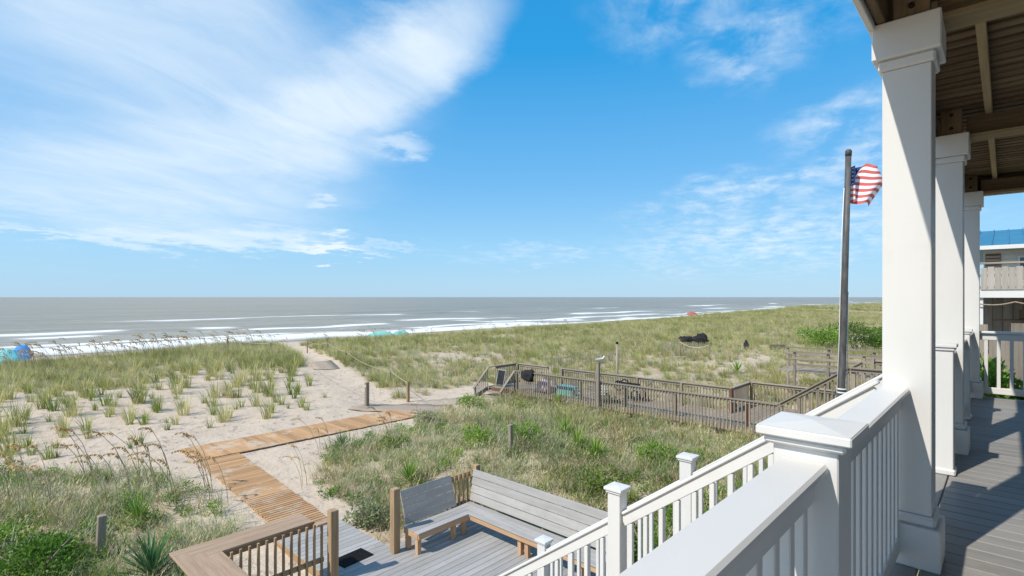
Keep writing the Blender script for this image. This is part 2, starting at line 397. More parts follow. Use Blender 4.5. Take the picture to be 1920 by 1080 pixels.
# sand, with plant litter under the grass
m_, b, p = base_mat('dune_sand')
pos = b.node('ShaderNodeNewGeometry').outputs['Position']
vegn = b.node('ShaderNodeAttribute', attribute_name='veg').outputs['Fac']
wet = b.node('ShaderNodeAttribute', attribute_name='wet').outputs['Fac']
n1 = b.noise(pos, .9, 4, .6); n2 = b.noise(pos, 9, 4, .65); n3 = b.noise(pos, 160, 2, .5)
sand = b.mix(b.ss(n1, .3, .7), (.585, .475, .37), (.53, .425, .325))
sand = b.mix(b.m('MULTIPLY', b.ss(n2, .52, .78), .35), sand, (.40, .325, .24))
sand = b.mix(b.m('MULTIPLY', b.ss(n3, .55, .8), .25), sand, (.34, .28, .21))
lit = b.mix(b.ss(n2, .35, .65), (.36, .29, .18), (.48, .395, .265))
col = b.mix(b.m('MULTIPLY', b.ss(b.m('ADD', vegn, b.m('MULTIPLY', b.m('SUBTRACT', n2, .5), .9)), .25, .8), .8), sand, lit)
col = b.mix(wet, col, (.25, .21, .165))
b.l.new(col, p.inputs['Base Color']); p.inputs['Roughness'].default_value = .92; p.inputs['Specular IOR Level'].default_value = .15
bu = b.node('ShaderNodeBump'); bu.inputs['Strength'].default_value = .9; bu.inputs['Distance'].default_value = .09
vo = b.node('ShaderNodeTexVoronoi', feature='SMOOTH_F1'); vo.inputs['Scale'].default_value = 2.3; b.put(vo.inputs['Vector'], b.vm('ADD', pos, b.comb(b.m('MULTIPLY', n2, .5), b.m('MULTIPLY', n1, .6))))
b.put(bu.inputs['Height'], b.m('ADD', b.m('ADD', b.noise(pos, 1.6, 5, .6), b.m('MULTIPLY', b.ss(vo.outputs['Distance'], .05, .42), .55)), b.m('MULTIPLY', b.noise(pos, 7, 3, .6), .4))); b.l.new(bu.outputs[0], p.inputs['Normal'])
SAND = m_
GX = axis(-8, 42, .28, -6000, 9000, 1.16); GY = axis(-2, 58, .28, -6000, 115, 1.12)
gx, gy = np.meshgrid(GX, GY); gz = ground(gx, gy)
gr = link(bpy.data.objects.new('ground', gridmesh('ground', GX, GY, gz, SAND, {'veg': cover(gx, gy), 'wet': sst(gy + 3 * fbm(gx / 9, gy / 9, 4, 2), 86, 95)})))
tag(gr, 'pale dune sand running from the decks to the beach', 'sand', kind='structure')

# sea
SEA = -3.2
m_, b, p = base_mat('sea_water')
pos = b.node('ShaderNodeNewGeometry').outputs['Position']; X_, Y_, Z_ = b.sep(pos)
def n2d(sx, sy, off=0.0, det=3, ro=.55): return b.noise(b.comb(b.m('MULTIPLY', X_, sx), b.m('ADD', b.m('MULTIPLY', Y_, sy), off)), 1, det, ro, dim='2D')
drift = b.m('MULTIPLY', b.m('SUBTRACT', n2d(.016, .004, 3.0, 3), .5), 34)
Yd = b.m('ADD', Y_, drift)
crumb = n2d(.3, .7, 11.0, 6, .75)
crumbw = n2d(.05, .35, 17.0, 5, .7)
def band(c, w0, w1, seg, lo, hi, off):
    up = b.ss(Yd, c - w0, c - w0 * .1); dn = b.ss(Yd, c + w1, c + w1 * .2)
    sg = b.ss(n2d(seg, .002, off, 2), lo, hi)
    return b.m('MULTIPLY', b.m('MULTIPLY', up, dn), sg)
foam = b.m('MAXIMUM', band(101, 15, 6, .02, .0, .1, 1.0), band(124, 9, 4, .016, .47, .6, 3.0))
foam = b.m('MULTIPLY', foam, b.ss(b.m('ADD', crumb, b.m('MULTIPLY', foam, .38)), .44, .70))
for prm in [(212, 16, 4, .011, .43, .52, 5.0), (152, 16, 5, .018, .5, .6, 23.0), (136, 10, 3, .022, .5, .58, 27.0), (113, 7, 3, .02, .42, .55, 37.0)]:
    t = band(*prm); foam = b.m('MAXIMUM', foam, b.m('MULTIPLY', t, b.ss(b.m('ADD', crumbw, b.m('MULTIPLY', t, .38)), .46, .86)))
cap = b.m('MULTIPLY', b.ss(n2d(.05, .16, 70.0, 3, .6), .735, .77), b.ss(Y_, 1500, 300)); foam = b.m('MAXIMUM', foam, b.m('MULTIPLY', cap, .6))
shade = b.ss(n2d(.006, .03, 2.0, 3), .35, .65)
tro = b.m('MULTIPLY', b.ss(n2d(.012, .11, 40.0, 4, .6), .5, .66), b.ss(Y_, 900, 200))  # dark bands on the wave faces: wave shading put into the water colour
water = b.mix(shade, (.31, .27, .20), (.26, .24, .19))
water = b.mix(b.ss(Y_, 260, 100), water, (.33, .295, .23))
chop = b.m('MULTIPLY', b.ss(n2d(.13, .42, 91.0, 4, .65), .45, .7), b.ss(Y_, 700, 150))
water = b.mix(b.m('MULTIPLY', chop, .45), water, (.20, .185, .145))
water = b.mix(b.m('MULTIPLY', tro, .6), water, (.19, .175, .135))
colr = b.mix(foam, water, (.80, .80, .78)); b.l.new(colr, p.inputs['Base Color'])
b.put(p.inputs['Roughness'], b.lin(foam, 0, 1, .32, .9)); p.inputs['IOR'].default_value = 1.33; p.inputs['Specular IOR Level'].default_value = .1
bu = b.node('ShaderNodeBump'); bu.inputs['Strength'].default_value = .85; bu.inputs['Distance'].default_value = .5
b.put(bu.inputs['Height'], b.m('ADD', b.m('MULTIPLY', n2d(.05, .16, 0.0, 5, .6), 1.6), b.m('MULTIPLY', n2d(.25, .6, 5.0, 4, .6), .4))); b.l.new(bu.outputs[0], p.inputs['Normal'])
SX = axis(-60, 420, 3.0, -30000, 40000, 1.12); SY = np.concatenate([np.arange(88, 120, 1.), np.arange(120, 260, 1.6), 260 * 1.05 ** np.arange(0, 104)])
sx, sy = np.meshgrid(SX, SY)
dr = 10 * fbm(sx / 60, sy / 200, 77, 3)
def ridge(c, w, h): return h * np.exp(-((sy + dr - c) / w) ** 2)
sz = SEA + ridge(206, 4, .55) * (.4 + vn(sx / 45, sy * 0, 5)) + ridge(243, 5, .5) * vn(sx / 60, sy * 0, 6) + ridge(106, 3, .35) + .12 * fbm(sx / 14, sy / 5, 60, 2) * (sy < 600)
sea = link(bpy.data.objects.new('sea', gridmesh('sea', SX, SY, sz, m_)))
tag(sea, 'grey-green ocean with white breakers reaching the horizon', 'sea', kind='structure')

# ================================================================== the porch
FL = 3.4
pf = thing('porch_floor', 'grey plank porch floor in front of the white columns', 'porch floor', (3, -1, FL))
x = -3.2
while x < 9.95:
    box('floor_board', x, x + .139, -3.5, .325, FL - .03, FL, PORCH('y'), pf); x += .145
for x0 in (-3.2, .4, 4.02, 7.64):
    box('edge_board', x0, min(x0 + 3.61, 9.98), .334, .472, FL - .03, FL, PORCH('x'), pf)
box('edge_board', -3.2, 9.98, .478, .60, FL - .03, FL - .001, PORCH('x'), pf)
box('fascia_board', -3.2, 9.98, .545, .575, FL - .32, FL - .034, WHITE('x'), pf)
box('fascia_board', 9.95, 9.98, -3.5, .54, FL - .32, FL - .034, WHITE('y'), pf)
for yy in (.40, -1.5, -3.4):
    box('floor_joist', -3.2, 9.9, yy, yy + .09, FL - .30, FL - .036, DARKW('x'), pf)
for xx in (-2.6, .6, 3.5, 6.9, 9.6):
    for yy in (.30, -3.4): box('piling', xx, xx + .2, yy, yy + .2, -.6, FL - .305, GREYW('z'), pf)

hw = thing('house_wall', 'white clapboard house wall along the back of the porch', 'wall', (3, -3.6, FL))
zz = FL - .3
while zz < FL + 2.98:
    beam('clapboard', (-.9, -3.562, zz + .07), (9.98, -3.562, zz + .07), .022, .145, WHITE('x'), hw, .003); zz += .14
box('sheathing', -.9, 9.98, -3.72, -3.58, -.3, FL + 3.0, WHITE('x'), hw)

CT = FL + 2.86
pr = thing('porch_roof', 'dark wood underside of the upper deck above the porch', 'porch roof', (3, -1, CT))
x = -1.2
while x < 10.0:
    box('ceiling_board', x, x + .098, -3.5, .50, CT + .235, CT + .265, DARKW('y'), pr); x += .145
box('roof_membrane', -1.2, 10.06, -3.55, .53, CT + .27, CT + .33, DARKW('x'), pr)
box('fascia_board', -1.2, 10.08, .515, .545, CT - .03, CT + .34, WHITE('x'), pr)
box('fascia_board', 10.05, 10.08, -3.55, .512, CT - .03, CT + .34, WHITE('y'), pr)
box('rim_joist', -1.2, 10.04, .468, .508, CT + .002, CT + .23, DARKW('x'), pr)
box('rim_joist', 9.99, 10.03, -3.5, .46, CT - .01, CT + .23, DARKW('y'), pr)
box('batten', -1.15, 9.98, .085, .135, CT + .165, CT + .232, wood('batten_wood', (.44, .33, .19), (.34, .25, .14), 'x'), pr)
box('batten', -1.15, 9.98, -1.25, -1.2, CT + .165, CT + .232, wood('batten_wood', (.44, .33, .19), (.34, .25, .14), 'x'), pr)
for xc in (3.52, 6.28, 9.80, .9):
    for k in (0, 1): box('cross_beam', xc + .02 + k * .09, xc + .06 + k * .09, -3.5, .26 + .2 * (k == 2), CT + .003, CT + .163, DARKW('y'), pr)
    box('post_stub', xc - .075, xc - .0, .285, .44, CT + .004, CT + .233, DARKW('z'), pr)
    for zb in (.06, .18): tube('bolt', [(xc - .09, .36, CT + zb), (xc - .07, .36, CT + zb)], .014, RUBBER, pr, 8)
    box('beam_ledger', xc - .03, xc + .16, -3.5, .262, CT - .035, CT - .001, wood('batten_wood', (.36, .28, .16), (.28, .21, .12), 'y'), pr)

def pyramid(w, h, mat):
    a = w / 2; return mesh('cap', [(-a, -a, 0), (a, -a, 0), (a, a, 0), (-a, a, 0), (0, 0, h)], [(0, 1, 4), (1, 2, 4), (2, 3, 4), (3, 0, 4), (3, 2, 1, 0)], mat)
def newel(parent, x, y, z0, z1, w=.17, cap=.25, flange=True):
    """white newel post with moulded pyramid cap; z1 is the top edge of the cap plate"""
    po = box('post', x - w / 2, x + w / 2, y - w / 2, y + w / 2, z0, z1 - .055, WHITE('z'), parent)
    c1 = w + (cap - w) * .55
    box('cap_moulding', x - c1 / 2, x + c1 / 2, y - c1 / 2, y + c1 / 2, z1 - .054, z1 - .028, WHITE('x'), po, .008)
    cp = box('post_cap', x - cap / 2, x + cap / 2, y - cap / 2, y + cap / 2, z1 - .027, z1, WHITE('x'), po)
    link(bpy.data.objects.new('cap_peak', pyramid(cap - .006, cap * .05, WHITE('x'))), po, (x, y, z1 + .0005))
    if flange:
        box('post_collar', x - w / 2 - .014, x + w / 2 + .014, y - w / 2 - .014, y + w / 2 + .014, z0 + .001, z0 + .05, WHITE('x'), po, .01)
    return po

def column(label, x, y):
    t = thing('porch_column', label, 'column', (x, y, FL), 'white columns carrying the porch roof')
    w = .105
    def ring(n, e, z0, z1, b=.006): return box(n, x - w - e, x + w + e, y - w - e, y + w + e, z0, z1, WHITE('x'), t, b)
    box('shaft', x - w, x + w, y - w, y + w, FL + .27, CT - .25, WHITE('z'), t)
    ring('base_block', .038, FL + .001, FL + .215); ring('base_moulding', .018, FL + .216, FL + .269, .012)
    ring('neck_moulding', .018, CT - .249, CT - .195, .01); ring('capital', .042, CT - .194, CT - .001)
    return t
CY = .383
column('nearest and tallest-looking white porch column, beside the big newel post', 3.555, CY)
column('middle white porch column, behind the nearest one', 6.30, CY)
column('farthest white porch column, at the end railing', 9.86, CY - .01)

def white_rail(t, A, B, zA, zB, n, low=.1, capw=.12, caph=.032, first=.5):
    """top rail with groove board, bottom rail and square balusters from A to B (xy), zA/zB = top of rail"""
    A = Vector(A); B = Vector(B)
    P = lambda s, dz: Vector((A.x + (B.x - A.x) * s, A.y + (B.y - A.y) * s, zA + (zB - zA) * s + dz))
    sl = math.cos(math.atan2(abs(zB - zA), (B - A).length))
    ax = 'x'
    beam('top_rail', P(0, -caph / 2 / sl), P(1, -caph / 2 / sl), capw, caph, WHITE(ax), t, .008)
    beam('sub_rail', P(0, -(caph + .046) / sl), P(1, -(caph + .046) / sl), .05, .088, WHITE(ax), t, .005)
    hh = .82
    beam('bottom_rail', P(0, -hh / 1 + .0), P(1, -hh + .0), .05, .085, WHITE(ax), t, .005)
    ang = math.atan2(B.y - A.y, B.x - A.x)
    for i in range(n):
        s = (i + first) / n; q = P(s, 0); z1 = q.z - (caph + .09) / sl + .02 * 0 + .001; z0 = q.z - hh + .043 / sl - .002
        me = boxmesh(.04, .04, z1 - z0, WHITE('z'), .003)
        link(bpy.data.objects.new('baluster', me), t, (q.x, q.y, (z0 + z1) / 2), (0, 0, ang))
RH = FL + .925; RY = .43
nx = 1.80
t = thing('porch_railing', 'white railing with wide top rail closest to the camera, before the big newel post', 'railing', (0, RY, FL))
white_rail(t, (-2.6, RY), (nx - .087, RY), RH, RH, 34, capw=.125)
t = thing('newel_post', 'big white newel post with pyramid cap in the foreground railing', 'post', (nx, RY, FL))
newel(t, nx, RY, FL, FL + 1.015, .172, .25)
t = thing('porch_railing', 'white railing between the big newel post and the nearest column', 'railing', (2.6, RY, FL))
white_rail(t, (nx + .087, RY), (3.449, RY), RH, RH, 13, capw=.125)
t = thing('porch_railing', 'short white railing hidden behind the nearest column, beside the stair opening', 'railing', (4.0, RY, FL))
white_rail(t, (3.661, RY), (4.17, RY), RH, RH, 4, capw=.125); newel(t, 4.25, RY, FL, FL + 1.02, .15, .2)
t = thing('porch_railing', 'short white railing with a capped post just before the middle column', 'railing', (5.8, RY, FL))
newel(t, 5.44, .37, FL, FL + 1.03, .14, .185); white_rail(t, (5.51, .385), (6.194, .385), RH, RH, 5, capw=.125)
t = thing('porch_railing', 'white railing with a mid post between middle and farthest columns', 'railing', (8, RY, FL))
white_rail(t, (6.406, .385), (7.95, .385), RH, RH, 13, capw=.125); newel(t, 8.03, .37, FL, FL + 1.03, .14, .185); white_rail(t, (8.1, .385), (9.754, .385), RH, RH, 14, capw=.125)
t = thing('porch_railing', 'white railing across the far end of the porch', 'railing', (9.9, -1, FL))
white_rail(t, (9.90, .266), (9.90, -3.5), RH, RH, 29, capw=.125)

# stairs going down to the lower deck
NX0, FX0 = 4.25, 5.45; DZ0 = .1005
zr = lambda y: 4.27 - .729 * (y - .6)
t = thing('porch_stairs', 'wooden stair flight with white risers from the porch down to the deck', 'stairs', (4.85, 2.8, .1))
n = 18
for i in range(1, n):
    y0 = .60 + (i - 1) * .2595; z = FL - i * 3.3 / n
    box('tread', NX0 + .05, FX0 - .05, y0, y0 + .275, z - .03, z, COMP('x'), t)
    box('riser', NX0 + .05, FX0 - .05, y0 - .02, y0 - .002, z - .0, z + 3.3 / n - .032, WHITE('x'), t)
for xs in (NX0 + .02, FX0 - .02): beam('stringer', (xs, .62, zr(.62) - 1.13), (xs, 5.0, zr(5.0) - 1.02), .04, .26, WHITE('x'), t)
for (xs, ys, lab, caps) in ((NX0, (2.63, 5.12), 'white stair handrail nearest the camera, sloping down from the near column', (3.05, 1.16)),
                            (FX0, (2.50, 4.50), 'white stair handrail on the far side of the steps', (3.10, 1.58))):
    t = thing('stair_railing', lab, 'railing', (xs, 2.5, .1))
    ya = .62 if xs == NX0 else .46
    pts = [ya, ys[0], ys[1]]
    for i, (y0, y1) in enumerate(zip(pts, pts[1:])):
        a = y0 + (.07 if i else 0); bb = y1 - .07
        white_rail(t, (xs, a), (xs, bb), zr(a), zr(bb), 13 if i == 0 else 13, capw=.09, caph=.028)
    for y, c in zip(ys, caps): newel(t, xs, y, max(DZ0, zr(y) - 1.25), c, .13, .185, False)
    for y, c in zip(ys, caps): box('post_foot', xs - .05, xs + .05, y - .05, y + .05, .1, max(.1, zr(y) - 1.25), WHITE('z'), t) if zr(y) - 1.25 > .12 else None

# ================================================================== lower deck
DZ = .10
dk = thing('lower_deck', 'grey composite plank deck at the foot of the stairs', 'deck', (5, 6, DZ))
y = 2.4
while y < 8.36:
    box('deck_board', 2.45, 7.80, y, y + .138, DZ - .026, DZ, COMP('x'), dk); y += .145
while y < 10.35:
    box('deck_board', 4.40, 5.72, y, y + .138, DZ - .026, DZ, COMP('x'), dk); y += .145
box('rim_board', 2.45, 7.80, 2.36, 2.396, -.25, DZ - .03, TREAT('x'), dk); box('rim_board', 7.77, 7.80, 2.4, 8.37, -.25, DZ - .03, TREAT('y'), dk)
box('rim_board', 5.69, 5.72, 8.4, 10.35, -.25, DZ - .03, TREAT('y'), dk); box('rim_board', 4.40, 4.43, 8.4, 10.35, -.25, DZ - .03, TREAT('y'), dk)
box('rim_board', 2.45, 2.48, 2.4, 8.37, -.25, DZ - .03, TREAT('y'), dk)

bn = thing('corner_bench', 'L-shaped bench with grey plank back and seat on the lower deck', 'bench', (7, 7.8, DZ))
SZ = DZ + .41
for i in range(3):      # seat planks, mitred by butting
    y0 = 7.775 + i * .155; box('seat_plank', 5.86, 7.08 + i * .155 - .006, y0, y0 + .148, SZ - .027, SZ, COMP('x'), bn)
    x0 = 7.08 + i * .155; box('seat_plank', x0, x0 + .148, 4.75, 7.775 + i * .155 + .148, SZ - .027, SZ, COMP('y'), bn)
for i in range(4):
    zc_ = SZ + .03 + i * .1475; l0 = .47 + i * .05
    o = box('back_plank', 5.90, 7.15, 7.775 + l0 - .013, 7.775 + l0 + .013, zc_ - .010, zc_ + .1365, COMP('x'), bn); o.rotation_euler.x = -R(18.5)
    o = box('back_plank', 7.08 + l0 + .017, 7.08 + l0 + .043, 4.7, 8.26 + i * .03, zc_ - .010, zc_ + .1365, COMP('y'), bn); o.rotation_euler.y = R(18.5)
box('apron', 5.87, 7.095, 7.78, 7.815, SZ - .125, SZ - .028, TREATL('x'), bn); box('apron', 7.10, 7.135, 4.78, 7.776, SZ - .125, SZ - .028, TREATL('y'), bn)
box('apron', 5.865, 5.90, 7.82, 8.24, SZ - .125, SZ - .028, TREATL('y'), bn)
for (lx, ly) in ((5.88, 7.83), (5.88, 8.13), (6.72, 7.83), (6.98, 7.83), (7.15, 6.45), (7.15, 6.28), (7.15, 5.1)):
    box('leg', lx, lx + .085, ly, ly + .085, DZ, SZ - .03, TREATL('z'), bn)
for yy in (7.9, 6.3, 4.9): beam('back_brace', (7.60, yy, SZ - .1), (7.84, yy, SZ + .58), .04, .09, TREAT('z'), bn)
for xx in (6.1, 6.95): beam('back_brace', (xx, 8.27, SZ - .1), (xx, 8.51, SZ + .58), .04, .09, TREAT('z'), bn)

t = thing('deck_railing', 'short wooden rail with balusters between the bench backs at the corner', 'railing', (7.5, 8.4, DZ))
box('post', 7.83, 7.95, 8.36, 8.48, DZ - .03, DZ + 1.06, TREAT('z'), t)
box('top_rail', 7.16, 7.825, 8.40, 8.44, DZ + .86, DZ + .97, TREAT('x'), t); box('bottom_rail', 7.16, 7.825, 8.40, 8.44, DZ + .3, DZ + .39, TREAT('x'), t)
for i in range(5): box('baluster', 7.22 + i * .118, 7.258 + i * .118, 8.355, 8.395, DZ + .3, DZ + .96, TREAT('z'), t)
t = thing('deck_post', 'stout square wooden post at the left end of the bench', 'post', (5.66, 8.23, DZ))
box('post_body', 5.60, 5.735, 8.165, 8.30, DZ + .0005, DZ + 1.17, TREAT('z'), t)
box('post_top', 5.605, 5.73, 8.17, 8.295, DZ + 1.1705, DZ + 1.176, CAPW('x'), t)

t = thing('deck_railing', 'wooden railing with broad plank cap in the bottom foreground', 'railing', (3, 8, DZ))
CZ = DZ + 1.0
box('end_post', 4.335, 4.47, 8.10, 8.235, DZ + .0005, DZ + 1.17, TREAT('z'), t)
for i in range(3):
    y0 = 8.36 + i * .165; x1 = 4.16 + .0 * i
    box('cap_plank', 2.22 + (2 - i) * .182, x1, y0, y0 + .162, CZ - .036, CZ, CAPW('x'), t)
    xx = 2.22 + (2 - i) * .182; box('cap_plank', xx, xx + .18, 3.0, 8.36 + i * .165 - .003, CZ - .036, CZ, CAPW('y'), t)
box('rail_board', 2.78, 4.33, 8.37, 8.41, CZ - .13, CZ - .037, TREAT('x'), t)
box('rail_board', 4.165, 4.40, 8.24, 8.42, CZ - .075, CZ - .037, CAPW('x'), t)
box('rail_board', 2.72, 2.76, 3.0, 8.355, CZ - .13, CZ - .037, TREAT('y'), t)
box('lower_rail', 2.78, 4.33, 8.33, 8.366, DZ + .28, DZ + .36, TREAT('x'), t)
for i in range(12): box('baluster', 2.86 + i * .127, 2.896 + i * .127, 8.29, 8.326, DZ + .06, CZ - .04, TREAT('z'), t)
for i in range(40): box('baluster', 2.765, 2.80, 3.1 + i * .127, 3.136 + i * .127, DZ + .06, CZ - .04, TREAT('z'), t)
for yy in (3.0, 5.6, 8.42): box('post', 2.46, 2.58, yy, yy + .12, DZ + .0005, CZ - .04, TREAT('z'), t)
box('brace_board', 2.60, 2.70, 3.0, 8.6, CZ - .075, CZ - .038, TREAT('y'), t); box('brace_board', 2.72, 4.1, 8.55, 8.65, CZ - .075, CZ - .038, TREAT('x'), t)

dm = tag(link(bpy.data.objects.new('door_mat', boxmesh(.62, .40, .014, RUBBER, .004)), None, (5.02, 8.60, DZ + .0075), (0, 0, R(4))), 'small black ribbed rubber mat on the deck by the opening', 'mat')
for i in range(9): 
    o = bpy.data.objects.new('mat_rib', boxmesh(.6, .018, .012, RUBBER, .003)); C.objects.link(o); o.parent = dm; o.location = (0, -.17 + i * .0425, .012)
# a crossways beam of the neighbour plot shows behind the bench
t = thing('landscape_timber', 'half-buried grey timber behind the long bench back', 'timber', (9.6, 7.6, 0))
beam('timber', (9.0, 7.3, g1(9, 7.3) + .25), (9.7, 7.0, g1(9.7, 7) + .27), .12, .12, GREYW('x'), t)
for q in ((9.05, 7.28), (9.65, 7.02)): box('stake', q[0] - .04, q[0] + .04, q[1] - .04, q[1] + .04, -.3, g1(*q) + .19, GREYW('z'), t)

# ================================================================== orange walkway
wk = thing('wooden_walkway', 'orange-brown slatted pine walkway leading from the deck over the sand', 'walkway', (6, 15, 0))
def lerp(a, b_, s): return a + (b_ - a) * s
y = 10.42; i = 0
while y < 17.15:
    s = (y - 10.4) / 6.8; x0 = lerp(4.62, 5.04, s); w = lerp(1.02, 1.12, s)
    j = random.uniform(-.015, .015)
    if y < 13.0: 
        o = box('slat', x0 + .02 + j, x0 + .02 + w + j, y, y + .088, .005, .035, ORNG('x'), wk); y += .118
    else:
        o = box('slat', x0 + .02 + j, x0 + .02 + w + j, y, y + .134, .005, .035, ORNG('x'), wk); y += .138
    o.rotation_euler.z = random.uniform(-.006, .006); i += 1
for s in (.08, .5, .92): beam('runner', (lerp(4.62, 4.62 + 1.02, s), 10.4, -.03), (lerp(5.04, 5.04 + 1.12, s), 17.2, -.03), .09, .06, ORNG('y'), wk)
x = 5.02; y0 = 17.24
while x < 13.0:
    j = random.uniform(-.02, .02); o = box('slat', x, x + .136, y0 + j, y0 + 1.72 + j, .005, .035, ORNG('y'), wk); o.rotation_euler.z = random.uniform(-.006, .006); x += .1405
t = thing('beach_mat', 'grey-brown woven mat where the walkway meets the sand path', 'mat', (13.6, 19, 0))
def matstrip(name, P, Q, w, m, parent, dz=.03, n=16):
    P = Vector((*P, 0)); Q = Vector((*Q, 0)); d = (Q - P).normalized(); s_ = Vector((-d.y, d.x, 0)) * w / 2
    v = []; f = []
    for i in range(n + 1):
        c = P.lerp(Q, i / n)
        for k in (-1, -.33, .33, 1):
            q = c + s_ * k; v.append((q.x, q.y, g1(q.x, q.y) + dz + .015 * math.sin(i * 1.7 + k)))
    for i in range(n):
        for k in range(3): a = i * 4 + k; f.append((a, a + 1, a + 5, a + 4))
    o0 = Vector((P.x, P.y, 0)); me = mesh(name, [Vector(q) - o0 for q in v], f, m, True)
    o = link(bpy.data.objects.new(name, me), parent, tuple(o0)); md = o.modifiers.new('thick', 'SOLIDIFY'); md.thickness = .015; md.offset = 1
    return o
MATG = M('woven_mat', (.36, .28, .21), (.30, .24, .185), 20, rough=.95, bump=.5)
MATT = M('sandy_mat', (.40, .305, .225), (.44, .365, .285), 6, rough=.95, bump=.5, thresh=(.4, .6))
matstrip('mat_panel', (12.4, 20.9), (14.6, 17.4), 1.7, MATG, t, .045)
matstrip('mat_panel', (14.6, 19.25), (17.2, 18.2), 1.35, MATT, t, .03)
t = tag(link(bpy.data.objects.new('beach_mat_top', None), None, (17.0, 33, 0)), 'tan mat half buried in the sand path on the dune', 'mat'); t.name = 'beach_mat'; WP[t.name] = (17.0, 33, 0)
matstrip('mat_panel', (16.6, 31.6), (17.6, 34.6), 1.6, MATT, t, .03)

# ================================================================== posts and ropes
def stake(label, px, py, ztop_px, w, lean=(0, 0), m=None, z=None, cap=False, group=None):
    zz = 0 if z is None else z
    for _ in range(4): p_ = at(px, py, zz); zz = g1(p_[0], p_[1])
    p_ = at(px, py, zz); d = p_[0] * FW[0] + p_[1] * FW[1]; h = (py - ztop_px) / FPX * d
    t = thing('wooden_post', label, 'post', (p_[0], p_[1], zz), group)
    beam('post_body', (p_[0], p_[1], zz - .3), (p_[0] + lean[0] * h, p_[1] + lean[1] * h, zz + h), w, w, m or GREYW('x'), t, .008)
    q = (p_[0] + lean[0] * h, p_[1] + lean[1] * h, zz + h)
    box('post_top', q[0] - w * .47, q[0] + w * .47, q[1] - w * .47, q[1] + w * .47, zz + h - .004, zz + h + .01, m or GREYW('x'), t)
    return q
stake('leaning weathered post among scrub in the left foreground', 186, 1046, 968, .13, (.05, -.02))
stake('lone weathered post standing in the green mound behind the bench', 957, 853, 797, .12)
pL = stake('square post with a white reflector at the walkway corner, left of the sand path', 688, 763, 717, .15)
pR = stake('thinner tan post with rope, right of the sand path', 765, 754, 716, .12, m=TREAT('x'))
t = bpy.data.objects[[o.name for o in C.objects if o.get('label', '').startswith('square post with a white')][0]]
box('reflector', pL[0] - .09, pL[0] - .078, pL[1] - .03, pL[1] + .03, pL[2] - .2, pL[2] - .12, STRIPE_W, t)
q2 = (17.3, 25.6, g1(17.3, 25.6) + .55); q3 = (19.0, 33.5, g1(19.0, 33.5) + .6); q4 = (20.3, 38.5, g1(20.3, 38.5) + .8); q5 = (20.6, 42.5, g1(20.6, 42.5) + 1.0)
for q, lab in ((q2, 'low thin rope stake sunk in grass right of the path'), (q3, 'short rope stake half way up the sand path'), (q4, 'thin pale rope stake near the top of the sand path'), (q5, 'dark post with rope at the dune top, right of the path')):
    t = thing('rope_stake', lab, 'post', (q[0], q[1], q[2] - .9)); beam('stake_body', (q[0], q[1], q[2] - 1.1), (q[0], q[1], q[2] + .03), .08, .08, GREYW('x'), t)
    box('stake_top', q[0] - .036, q[0] + .036, q[1] - .036, q[1] + .036, q[2] + .031, q[2] + .038, TREAT('x'), t)
q6 = (17.4, 42.0, g1(17.4, 42) + .75); q7 = (14.6, 43, g1(14.6, 43) + 1.05)
for q, lab in ((q6, 'short stake at the dune top, left of the path'), (q7, 'leftmost rope stake on the dune crest')):
    t = thing('rope_stake', lab, 'post', (q[0], q[1], q[2] - .9)); beam('stake_body', (q[0], q[1], q[2] - 1.1), (q[0], q[1], q[2] + .03), .09, .09, GREYW('x'), t)
    box('stake_top', q[0] - .04, q[0] + .04, q[1] - .04, q[1] + .04, q[2] + .031, q[2] + .038, GREYW('x'), t)
def sag(a, b_, s, n=10):
    a, b_ = Vector(a), Vector(b_); return [a.lerp(b_, i / n) - Vector((0, 0, s * 4 * (i / n) * (1 - i / n))) for i in range(n + 1)]
def rope(label, pts, r, m): tag(link(bpy.data.objects.new('rope', tubemesh('rope', [Vector(p) - Vector(pts[0]) for p in pts], r, m, 6)), None, tuple(pts[0])), label, 'rope')
rope('tan rope running from the tan post up the right side of the path', sag((pR[0], pR[1], pR[2] - .05), q2, .04) + sag(q2, q3, .25)[1:], .015, ROPE)
rope('tan rope drooping between the upper stakes to the dune top', sag(q3, q4, .12) + sag(q4, q5, .18)[1:], .015, ROPE)
rope('slack rope between the stakes on the left dune crest', sag(q6, q7, .15), .02, ROPEW)
rope('slack rope along the left edge of the sand path', sag((pL[0], pL[1], pL[2] - .15), (15.6, 31.5, g1(15.6, 31.5) + .35), .35), .008, ROPE)

# ================================================================== neighbour's boardwalk
def grey_rail(t, A, B, zA, zB, zfloor_off, sp=.125, m=GREYW, bw=.04, capw=.14, over=.12, cap=True, red=()):
    """top cap, face-mounted balusters from cap to below the deck edge"""
    A, B = Vector(A), Vector(B); L = (B - A).length; n = max(2, int(L / sp)); ang = math.atan2(B.y - A.y, B.x - A.x)
    P = lambda s, dz: Vector((A.x + (B.x - A.x) * s, A.y + (B.y - A.y) * s, zA + (zB - zA) * s + dz))
    beam('top_rail', P(0, -.02), P(1, -.02), capw, .04, m('x'), t); beam('rail_board', P(0, -.09), P(1, -.09), .04, .09, m('x'), t)
    beam('skirt_board', P(0, -zfloor_off - .05), P(1, -zfloor_off - .05), .04, .2, m('x'), t)
    nv = Vector((-(B - A).y, (B - A).x)).normalized() * .042
    for i in range(n + 1):
        q = P(i / n, 0); h = zfloor_off + over - .05
        link(bpy.data.objects.new('baluster', boxmesh(.038, .038, h, m('z'), .003)), t, (q.x + nv.x, q.y + nv.y, q.z - .05 - h / 2), (0, 0, ang))
def gpost(t, x, y, z0, z1, m=GREYW, w=.1): return box('post', x - w / 2, x + w / 2, y - w / 2, y + w / 2, z0, z1, m('z'), t)
BZ = .40; BR = 1.36
